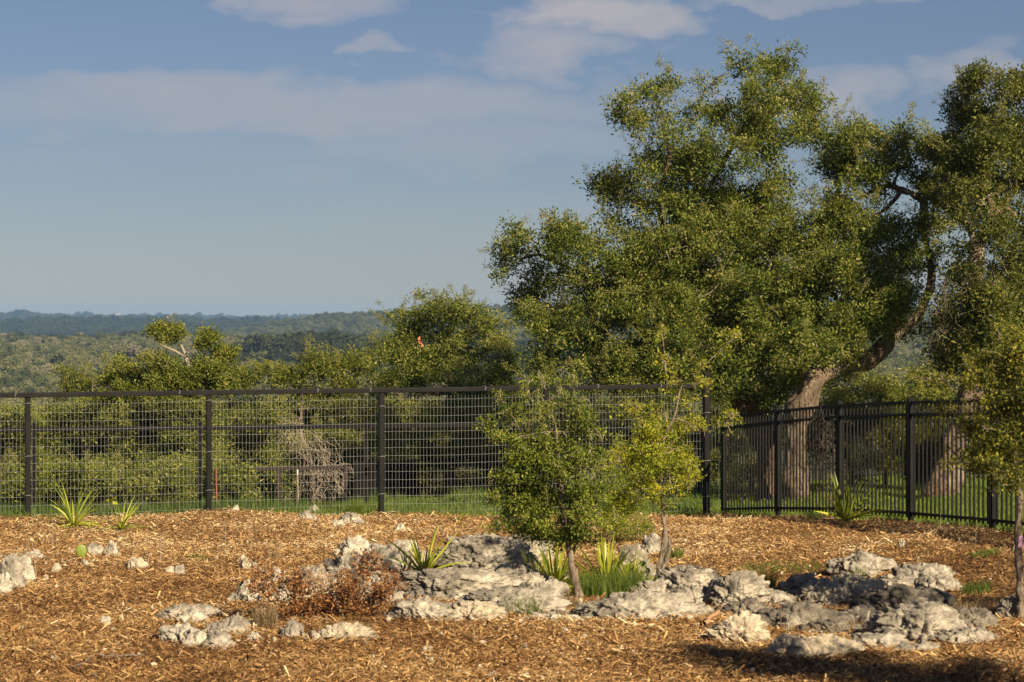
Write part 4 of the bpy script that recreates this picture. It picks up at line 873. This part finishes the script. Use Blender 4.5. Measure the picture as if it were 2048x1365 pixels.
# dead brown shrub over the rocks
x, Y = ground_at(690, 1238)
tree('dead_shrub', 'brown leaved dead shrub sprawling over the rocks left of centre', (x, Y, float(gz(x, Y))), [(690, 1243, Y, .012), (680, 1220, Y, .010), (665, 1190, Y, .007), (640, 1160, Y, .003)],
     [(560, 1200, 40, 26), (610, 1205, 46, 30), (670, 1205, 46, 32), (730, 1205, 46, 30), (770, 1190, 26, 24), (640, 1230, 60, 14), (720, 1232, 50, 12), (600, 1170, 40, 18), (530, 1165, 24, 26), (515, 1130, 16, 14), (700, 1165, 34, 22), (735, 1140, 24, 18), (748, 1115, 12, 12), (560, 1235, 30, 12), (780, 1165, 16, 12)], Y, M_DEAD, 45, bark=M_STEM, spread=.22, dens=.62, lsize=.030, lw=.6, clump=.07, per=18, holes=-.4, whips=2.5, thick=.007, cat='shrub', sides=6, shell=.2)
print('LEAVES', tree.total)

# dead vine tangles
def tangle(name, label, boxes_, Y, n, rr, mat, seed, step=.07, down=-.1):
    rg = np.random.default_rng(seed); ls = []
    for _ in range(n):
        x0, y0, x1, y1 = boxes_[rg.integers(len(boxes_))]
        p = P(rg.uniform(x0, x1), rg.uniform(y0, y1), Y + rg.normal() * .12); pts = [p]; d = unit(rg.normal(size=3) * [1, .4, 1])
        for k in range(9): d = unit(d + rg.normal(size=3) * .5 * np.array([1, .5, 1]) + [0, 0, down]); pts.append(pts[-1] + d * step)
        ls.append((np.array(pts), np.linspace(rr, rr * .4, 10)))
    b0 = boxes_[0]; t = thing(name, label, 'dead vine', P((b0[0] + b0[2]) / 2, b0[3], Y)); V, Q = tubes(ls, 3)
    kind(mesh_np('vine_stems', V, Q, mat, t, smooth=True), 'stuff')
tangle('dead_vine', 'pale dead vine tangle hanging behind the wire mesh left of the middle post', [(615, 880, 650, 960), (600, 860, 665, 900), (625, 940, 680, 1000), (600, 960, 640, 1000), (572, 845, 600, 860), (640, 925, 690, 950)], 44.0, 190, .005, M_TWIG, 8, .07, -.30)
tangle('dead_vine', 'brown dead vine climbing the picket fence near the third post', [(1630, 815, 1672, 900), (1645, 880, 1665, 1020)], 32.3, 90, .003, M_STEM, 9, .045, -.25)

# ------------------------------------------------------------------ strap leaved plants
def strap_plant(label, px, py, n, L_, wid, seed, spread=1.0, name='yucca', mat=M_STRAP, cat='plant', bend=1.0, lo=.15):
    rg = np.random.default_rng(seed); x, Y = ground_at(px, py); z = float(gz(x, Y)); root = thing(name, label, cat, (x, Y, z))
    for i in range(n):
        az = i * 2.399 + rg.normal() * .3; el = lo + (1.45 - lo) * rg.random() ** (1.0 if bend < 1 else 1.5); ln = L_ * rg.uniform(.6, 1.1); m = 7; t = np.linspace(0, 1, m)
        hd = np.array([math.cos(az), math.sin(az), 0]); e_ = np.maximum(el - t * bend * rg.uniform(.25, 1.25) * (1.6 - el) * 1.2, -.05 - .5 * t * (bend > .8))
        st = np.cumsum(np.concatenate([[np.zeros(3)], [(hd * math.cos(a_) + np.array([0, 0, math.sin(a_)])) * ln / (m - 1) for a_ in e_[1:]]]), 0)
        pts = np.array([x, Y, z + .03]) + hd * .02 * spread + st; ph = rg.normal() * .8; sd = math.cos(ph) * np.array([-hd[1], hd[0], 0]) + math.sin(ph) * np.array([-hd[0] * .7, -hd[1] * .7, .7]); w = wid * rg.uniform(.7, 1.2) * np.array([.7, 1, 1, .9, .75, .45, .03])
        up = np.array([0, 0, 1.]) * .25
        V = np.stack([pts - sd * w[:, None] / 2 + up * w[:, None], pts, pts + sd * w[:, None] / 2 + up * w[:, None]], 1).reshape(-1, 3)
        b0 = np.arange(m - 1)[:, None] * 3; Q = np.concatenate([b0 + [[0, 1, 4, 3]], b0 + [[1, 2, 5, 4]]], 1).reshape(-1, 4)
        mesh_np('leaf', V, Q, mat, root, tint=np.full(len(Q), np.clip(rg.uniform(.1, 1), 0, .99)), smooth=True)
    return root
strap_plant('yellow green strap leaved plant at the far left in front of the wire fence', 148, 1056, 64, .66, .022, 1, bend=1.05, lo=.05)
strap_plant('smaller strap leaved plant right of the far left one by the fence', 243, 1062, 46, .46, .018, 2, bend=1.05, lo=.05)
strap_plant('spiky yucca lit yellow green in front of the picket fence', 1692, 1047, 54, .60, .032, 3, bend=.35, lo=.12)
strap_plant('upright strap leaved plant growing among the central boulders', 848, 1156, 30, .56, .030, 4, bend=.45, lo=.5)
strap_plant('large dark strap leaved clump left of the slanting sapling trunk', 1110, 1186, 64, .72, .030, 5, bend=.6, lo=.25)
strap_plant('bright strap leaved clump right of the slanting sapling trunk', 1212, 1184, 64, .62, .030, 6, bend=.5, lo=.4)
strap_plant('narrow bladed dark green tussock at the left edge of the strap leaf clumps', 1075, 1182, 70, .56, .012, 8, bend=.9, lo=.2)
strap_plant('narrow bladed bright green tussock at the right edge of the strap leaf clumps', 1262, 1186, 80, .46, .012, 9, bend=.8, lo=.3)
strap_plant('little strap leaved tuft at the mulch edge right of the middle fence post', 915, 1045, 14, .26, .020, 7)
# cactus pad
x, Y = ground_at(163, 1118); z = float(gz(x, Y)); cp = thing('prickly_pear', 'single round yellow green cactus pad on the mulch at left', 'cactus', (x, Y, z))
Vp, Tp = ICO[4]; c0 = P(163, 1103, Y)
q = Vp * [.060, .014, .078]; q[:, 0] *= 1 + .12 * Vp[:, 2]; mesh_np('pad', q @ np.array([[.95, .2, .1], [-.2, .97, 0], [-.1, 0, .99]]) + c0, Tp, flat('cactus_skin', (.17, .22, .025), .5, nscale=30, var=.2), cp, smooth=True)
# seedling behind the fence
x, Y = ground_at(224, 1038); z = float(gz(x, Y)); sg = thing('seedling', 'small bright green seedling with broad leaves beside the left strap plants', 'plant', (x, Y, z)); rg = np.random.default_rng(3)
V, Q = tubes([(np.array([[x, Y, z], [x + .005, Y, z + .12], [x, Y, z + .24]]), .003)], 5); mesh_np('stem', V, Q, M_STEM, sg)
for k in range(9):
    a_ = k * .7 + .3; V, T = leaves(np.array([[x, Y, z + .20 + .008 * k]]), np.array([[math.cos(a_), math.sin(a_), rg.uniform(-.1, .5)]]), np.array([.085]), np.array([.05]), rg); mesh_np('leaf', V, T, M_STRAP, sg, tint=[.6, .6])

# ------------------------------------------------------------------ grass and weeds
def grass(name, label, xs, ys, h, w, mat, rg, lean=.35, tn=None, zoff=0.0):
    n = len(xs); z = gz(xs, ys) + zoff; az = rg.random(n) * 2 * np.pi; k = np.abs(rg.normal(0, lean, n)); hd = np.stack([np.cos(az), np.sin(az), np.zeros(n)], 1)
    b0 = np.stack([xs, ys, z], 1); sd = np.stack([-np.sin(az + rg.normal(size=n)), np.cos(az), np.zeros(n)], 1) * (w / 2)[:, None]
    m_ = b0 + hd * (k * h * .3)[:, None] + [0, 0, 1] * (h * .55)[:, None]; t_ = b0 + hd * (k * h)[:, None] + [0, 0, 1] * (h * .95)[:, None]
    V = np.stack([b0 - sd, b0 + sd, m_ + sd * .8, m_ - sd * .8, t_ + sd * .1, t_ - sd * .1], 1).reshape(-1, 3); b_ = np.arange(n)[:, None] * 6
    Q = np.concatenate([b_ + [[0, 1, 2, 3]], b_ + [[3, 2, 4, 5]]], 1).reshape(-1, 4)
    tn = rg.beta(2, 2, n) * .95 if tn is None else tn
    o = kind(mesh_np(name, V, Q, mat, tint=np.repeat(tn, 2)), 'stuff'); o['label'] = label; return o
rg = np.random.default_rng(66)
n = 70000; y = 25 + 27 * rg.random(n); x = rg.uniform(2.7, 12.5, n); ok = (y > fence_line(x) + .05) & (np.abs(x) < .225 * y + 1) ; x, y = x[ok], y[ok]; n = len(x)
grass('lawn_grass', 'bright green lawn grass behind the picket fence', x, y, rg.uniform(.03, .075, n), rg.uniform(.006, .012, n), M_LAWN, rg, .5)
n = 30000; x = rg.uniform(-3.2, 3.2, n); y = fence_line(x) + .05 + rg.random(n) ** 1.3 * 5; tall = np.clip(.5 + fb2(x * 1.5, y * 1.5, 3, 55), .15, 1.3)
grass('tall_grass', 'tall bright grass behind the wire mesh right of the middle post', x, y, rg.uniform(.07, .22, n) * tall, rg.uniform(.004, .009, n), M_GRASS, rg, .5)
n = 7000; x = rg.uniform(-9, -2.9, n); y = fence_line(x) + .05 + rg.random(n) * 1.6
grass('rough_grass', 'rough dark grass along the left foot of the wire fence', x, y, rg.uniform(.05, .2, n), rg.uniform(.004, .008, n), M_GRASS, rg, .6, tn=np.clip(rg.beta(2, 4, n) * .7, 0, 1))  # blade tints kept towards the dark end
n = 9000; x = np.concatenate([rg.uniform(-9, 2.9, n // 2), 3.1 + 3.2 * rg.random(n // 2)]); y = fence_line(x) - .02 - np.abs(rg.normal(0, .10, n)); cl_ = fb2(x * 2.2, y * 2.2, 3, 71) > .02; x, y = x[cl_], y[cl_]; n = len(x)
grass('fence_weeds', 'patchy low weeds and dry grass along the foot of the fences', x, y, rg.uniform(.03, .13, n), rg.uniform(.003, .007, n), M_GRASS, rg, .6, tn=np.clip(rg.beta(2, 1.6, n), 0, .999))
def tuft(label, px, py, rp, n, h, mat, lean=.45, name='grass_tuft'):
    x0, y0 = ground_at(px, py); r_ = rp / F * y0; a = rg.random(n) * 6.283; q = np.sqrt(rg.random(n)) * r_
    xs = x0 + np.cos(a) * q; ys = y0 + np.sin(a) * q * .7; o = grass(name, label, xs, ys, rg.uniform(.5, 1.1, n) * h, rg.uniform(.003, .006, n), mat, rg, lean)
    V = o.data; z0 = float(gz(x0, y0)); import mathutils; o.data.transform(mathutils.Matrix.Translation((-x0, -y0, -z0))); o.location = (x0, y0, z0)
    del o['kind']; o['category'] = 'grass tuft'; return o
TUFTS = [('tall green grass tuft between the rounded dark boulder and the lumpy pale boulder', 1535, 1198, 16, 380, .30, M_GRASS), ('green grass around the foot of the strap leaf clumps', 1225, 1196, 85, 1600, .30, M_GRASS),
    ('green weed tuft in front of the lumpy pale boulder', 1640, 1196, 30, 500, .13, M_GRASS), ('green weed tuft below the pointed sunlit boulder', 1715, 1160, 18, 200, .14, M_GRASS), ('green weeds on the low pale boulder at right', 1845, 1172, 40, 380, .09, M_GRASS),
    ('green weed patch on open mulch near the right sapling', 1975, 1112, 32, 420, .07, M_GRASS), ('green weeds right of the flat topped dark boulder', 1955, 1190, 30, 360, .14, M_GRASS), ('dry grass tuft at the left end of the dead brown shrub', 530, 1256, 26, 420, .20, M_DRY),
    ('dry grass around the right front stones below the dead shrub', 690, 1268, 60, 420, .10, M_DRY), ('dry grass on the broad low ledge', 910, 1196, 50, 420, .14, M_DRY), ('dry reddish grass left of the slanting sapling trunk foot', 1110, 1218, 40, 560, .14, M_DRY),
    ('dry grass in front of the dark ledge of the right outcrop', 1660, 1262, 90, 700, .09, M_DRY), ('dry grass between the biggest right boulder and the right sapling', 1950, 1232, 50, 700, .16, M_DRY), ('sparse green grass on mulch behind the right outcrop', 1560, 1140, 90, 400, .09, M_GRASS),
    ('tiny green weeds on mulch left of centre', 395, 1120, 22, 220, .06, M_GRASS), ('bright grass tuft left of the middle fence post', 720, 1030, 30, 380, .22, M_GRASS), ('green grass at the trunk foot behind the yellow green sapling', 1345, 1118, 22, 240, .14, M_GRASS),
    ('pale dry grass stems on the mulch left of the central outcrop', 545, 1120, 24, 70, .22, M_DRY), ('green weeds at the picket fence foot beside the spiky yucca', 1625, 1040, 26, 300, .09, M_GRASS), ('thin green stems on the flat weathered ledge', 1045, 1232, 46, 160, .24, M_GRASS)]
for a_ in TUFTS: tuft(*a_)
# dead upright stems
ls = [(410 / 3.94, 1090, 50), (112, 1105, 34), (60, 1120, 40), (230, 1140, 60), (295, 1130, 36), (312, 1135, 30), (322, 1128, 50), (445, 1106, 44), (452, 1108, 50), (1560, 1260, 50), (1578, 1268, 36), (1860, 1250, 40), (75, 1160, 60), (48, 1150, 50), (500, 1100, 44), (630, 1060, 40), (700, 1100, 60), (1950, 1100, 50), (1880, 1060, 30)]
SL = ['farther one of the two left of the cactus pad', 'nearer one of the two left of the cactus pad', 'between the rocks at the left picture edge', 'in front of the white upright stone', 'just right of the lone cream flat stone', 'left of the rounded tan stone',
      'touching the rounded tan stone', 'left one of the pair on open mulch left of centre', 'right one of the pair on open mulch left of centre', 'in front of the dark shaded ledge', 'right of the small boulder against the dark ledge', 'in front of the biggest right boulder',
      'right of the left edge rocks', 'standing before the rocks at the left edge', 'behind the knobbly cream stones', 'on open mulch below the stones near the fence', 'behind the crumbly top of the central outcrop', 'beside the weed patch near the right sapling', 'on open mulch before the picket fence at right']
for i, (px, py, hp) in enumerate(ls):
    x, Y = ground_at(px, py); z = float(gz(x, Y)); h = hp / F * Y * 1.3; ln = rg.normal(size=2) * .12
    t = np.linspace(0, 1, 5)[:, None]; pts = np.array([x, Y, z - .02]) + t * np.array([ln[0] * h, ln[1] * h, h]) + rg.normal(size=(5, 3)) * .004
    V, Q = tubes([(pts, np.linspace(.006, .002, 5))], 5); o = mesh_np('dry_stem', V - np.array([x, Y, z]), Q, M_STEM if i % 2 else M_TWIG, smooth=True); o.location = (x, Y, z)
    o['label'] = 'thin dry dead stem ' + SL[i]; o['category'] = 'dead stem'; o['group'] = 'dead stems in the mulch'
# sticks lying about
def stick(label, px0, py0, px1, py1, r, mat, lift=.03):
    a = np.array([*ground_at(px0, py0), 0]); b = np.array([*ground_at(px1, py1), 0]); a[2] = float(gz(a[0], a[1])) + lift; b[2] = float(gz(b[0], b[1])) + lift + r
    t = np.linspace(0, 1, 8)[:, None]; pts = a + (b - a) * t + rg.normal(size=(8, 3)) * .006; pts[:, 2] = np.maximum(pts[:, 2], gz(pts[:, 0], pts[:, 1]) + lift)
    V, Q = tubes([(pts, np.linspace(r, r * .6, 8))], 7, .3); o = mesh_np('stick', V - pts[0], Q, mat, smooth=True); o.location = tuple(pts[0]); o['label'] = label; o['category'] = 'stick'
stick('dark grey stick lying on mulch at the bottom left', 200, 1321, 290, 1324, .012, M_STEM)
stick('long dark stick on mulch at the left bottom corner', 145, 1345, 185, 1325, .010, M_STEM)
stick('reddish dead leaf stalk slanting across the central boulders', 972, 1128, 1060, 1160, .016, flat('red_brown_wood', (.16, .045, .02), .7), .10)
stick('short tan wood offcut leaning on the cream lumpy boulder', 1408, 1262, 1438, 1240, .022, flat('tan_wood', (.42, .24, .12), .8), .05)
# ribbon
x, Y = ground_at(2042, 1112); pr = thing('ribbon', 'pink ribbon tied low on the right sapling trunk', 'ribbon', P(2042, 1080, YC))
V, Q = boxes([(P(2041, 1084, YC - .03), (.034, 0, 0), (0, .002, 0), (.006, 0, .10))]); mesh_np('strip', V, Q, M_PINK, pr)
# orange dead leaf in the rounded oak
p = P(838, 683, 47.2); V, T = leaves(np.repeat(p[None], 5, 0) + rg.normal(size=(5, 3)) * .04, rg.normal(size=(5, 3)), np.full(5, .11), np.full(5, .05), rg)
o = mesh_np('dead_leaf_cluster', V - p, T, M_ORANGE); o.location = tuple(p); o['label'] = 'orange dead leaves caught in the rounded middle oak'; o['category'] = 'dead leaves'

# ------------------------------------------------------------------ far woods
M_WOOD, t, b = newmat('far_tree_crown')
ia = t.nodes.new('ShaderNodeAttribute'); ia.attribute_name = 'itint'; ia.attribute_type = 'INSTANCER'
ad = t.nodes.new('ShaderNodeMath'); ad.operation = 'ADD'; ad.use_clamp = True; t.links.new(attr(t), ad.inputs[0]); t.links.new(ia.outputs['Fac'], ad.inputs[1])
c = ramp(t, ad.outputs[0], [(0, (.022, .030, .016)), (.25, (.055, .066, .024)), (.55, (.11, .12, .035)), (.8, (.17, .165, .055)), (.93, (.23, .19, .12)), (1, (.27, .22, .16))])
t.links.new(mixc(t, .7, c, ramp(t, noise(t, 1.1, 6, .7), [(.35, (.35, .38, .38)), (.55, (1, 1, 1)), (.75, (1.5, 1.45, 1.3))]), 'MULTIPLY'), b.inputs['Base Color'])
b.inputs['Roughness'].default_value = .9; b.inputs['Specular IOR Level'].default_value = .15
WP = []
for v in range(6):      # a distant crown: a few lobes of leaf masses
    rgp = np.random.default_rng(200 + v); vs = []; ts = []; tt = []; k = 0
    for j in range(7):
        c0 = rgp.normal(size=3) * [.55, .55, .28]; r0 = rgp.uniform(.38, .62); m = 190; d = unit(rgp.normal(size=(m, 3))); q = c0 + d * r0 * rgp.uniform(.75, 1.1, (m, 1)) * [1, 1, .75]
        V, T = leaves(q, unit(rgp.normal(size=(m, 3)) + d * .4), np.full(m, .20), np.full(m, .15), rgp); vs.append(V); ts.append(T + k); k += len(V); tt.append(np.repeat(np.clip(rgp.normal(.0, .12, m), -.3, .3), 2))
        Vi, Ti = ICO[2]; vs.append(c0 + Vi * r0 * .80 * [1, 1, .75] * (1 + .1 * rgp.normal(size=(len(Vi), 1)))); ts.append(Ti + k); k += len(Vi); tt.append(np.full(len(Ti), -.1))
    WP.append(proto('far_crown', np.concatenate(vs), np.concatenate(ts), M_WOOD, np.concatenate(tt)))
def woods(name, label, n, px0, px1, y0, y1, size, tlo, thi, seed, zf=.8, cond=None):
    rg = np.random.default_rng(seed); px = rg.uniform(px0, px1, n); Y = np.sqrt(rg.uniform(y0 ** 2, y1 ** 2, n)); x = (px - 1024) / F * Y
    z = gz(x, Y); s_ = size * rg.uniform(.45, 1.0, n) * rg.uniform(.7, 1.4, n)
    scl = s_[:, None] * np.stack([rg.uniform(.8, 1.3, n), rg.uniform(.8, 1.2, n), zf * rg.uniform(.7, 1.2, n)], 1)
    pch = fb2(x * .012, Y * .006, 3, 91) * .22; tn = np.clip(tlo + (thi - tlo) * (rg.beta(2, 2, n) + pch), 0, .99)
    o = scatter(name, 'far', WP, np.stack([x, Y, z + s_ * .35], 1), np.stack([rg.normal(0, .1, n), rg.normal(0, .1, n), rg.random(n) * 6.28], 1), scl, tn, None, rg); o['label'] = label
woods('hillside_woods', 'mixed oak and brush covering the sunlit middle hillside', 12000, -250, 2300, 560, 1530, 4.2, .25, 1.0, 1)
woods('shade_toned_woods', 'trees with cloud shade painted into their colour on the low ridge in front of the hillside', 1500, 400, 1500, 880, 960, 5.2, .0, .20, 2, zf=1.1)  # low tint range stands in for a cloud shadow over this ridge
woods('ridge_woods', 'dark tree line along the top of the middle hillside', 1500, -250, 2300, 1440, 1540, 4.2, .0, .3, 3)
woods('distant_woods', 'wooded slopes of the distant hills', 7000, -250, 2300, 2200, 2720, 6, .1, .8, 4)
woods('distant_dark_woods', 'dark wooded slopes of the farthest hills', 7000, -250, 2300, 3000, 3650, 8, .0, .3, 5)
woods('horizon_woods', 'woods along the horizon', 5000, -250, 2300, 5100, 7050, 11, .0, .4, 6)
# two pale houses on the far ridge
for i, (px, py, lab) in enumerate([(447, 637, 'tiny pale house on the far ridge, right one'), (236, 633, 'tiny pale house on the far ridge, left one')]):
    Y = 6900; p = P(px, py, Y); root = thing('house', lab, 'house', p)
    V, Q = boxes([(p, (16, 0, 0), (0, 10, 0), (0, 0, 8))]); mesh_np('wall', V, Q, M_WHITE, root)
    V = p + np.array([[-9, -6, 4], [9, -6, 4], [9, 6, 4], [-9, 6, 4], [-9, 0, 8], [9, 0, 8]]); Tt = np.array([[0, 1, 5], [0, 5, 4], [2, 3, 4], [2, 4, 5], [0, 4, 3], [1, 2, 5]]); mesh_np('roof', V, Tt, M_RG, root)

# ------------------------------------------------------------------ haze
HZB = (-5600, 5600, -60, 8700, -75, 45)
V, Q = boxes([(((HZB[0] + HZB[1]) / 2, (HZB[2] + HZB[3]) / 2, (HZB[4] + HZB[5]) / 2), (HZB[1] - HZB[0], 0, 0), (0, HZB[3] - HZB[2], 0), (0, 0, HZB[5] - HZB[4]))])
M_HAZE = bpy.data.materials.new('haze_air'); M_HAZE.use_nodes = True; t = M_HAZE.node_tree; t.nodes.clear()
vo = t.nodes.new('ShaderNodeVolumePrincipled'); vo.inputs['Color'].default_value = (.36, .60, 1.0, 1); vo.inputs['Density'].default_value = 1.05e-4; vo.inputs['Anisotropy'].default_value = 0.0
oo = t.nodes.new('ShaderNodeOutputMaterial'); t.links.new(vo.outputs[0], oo.inputs['Volume'])
kind(mesh_np('haze', V, Q, M_HAZE), 'stuff')
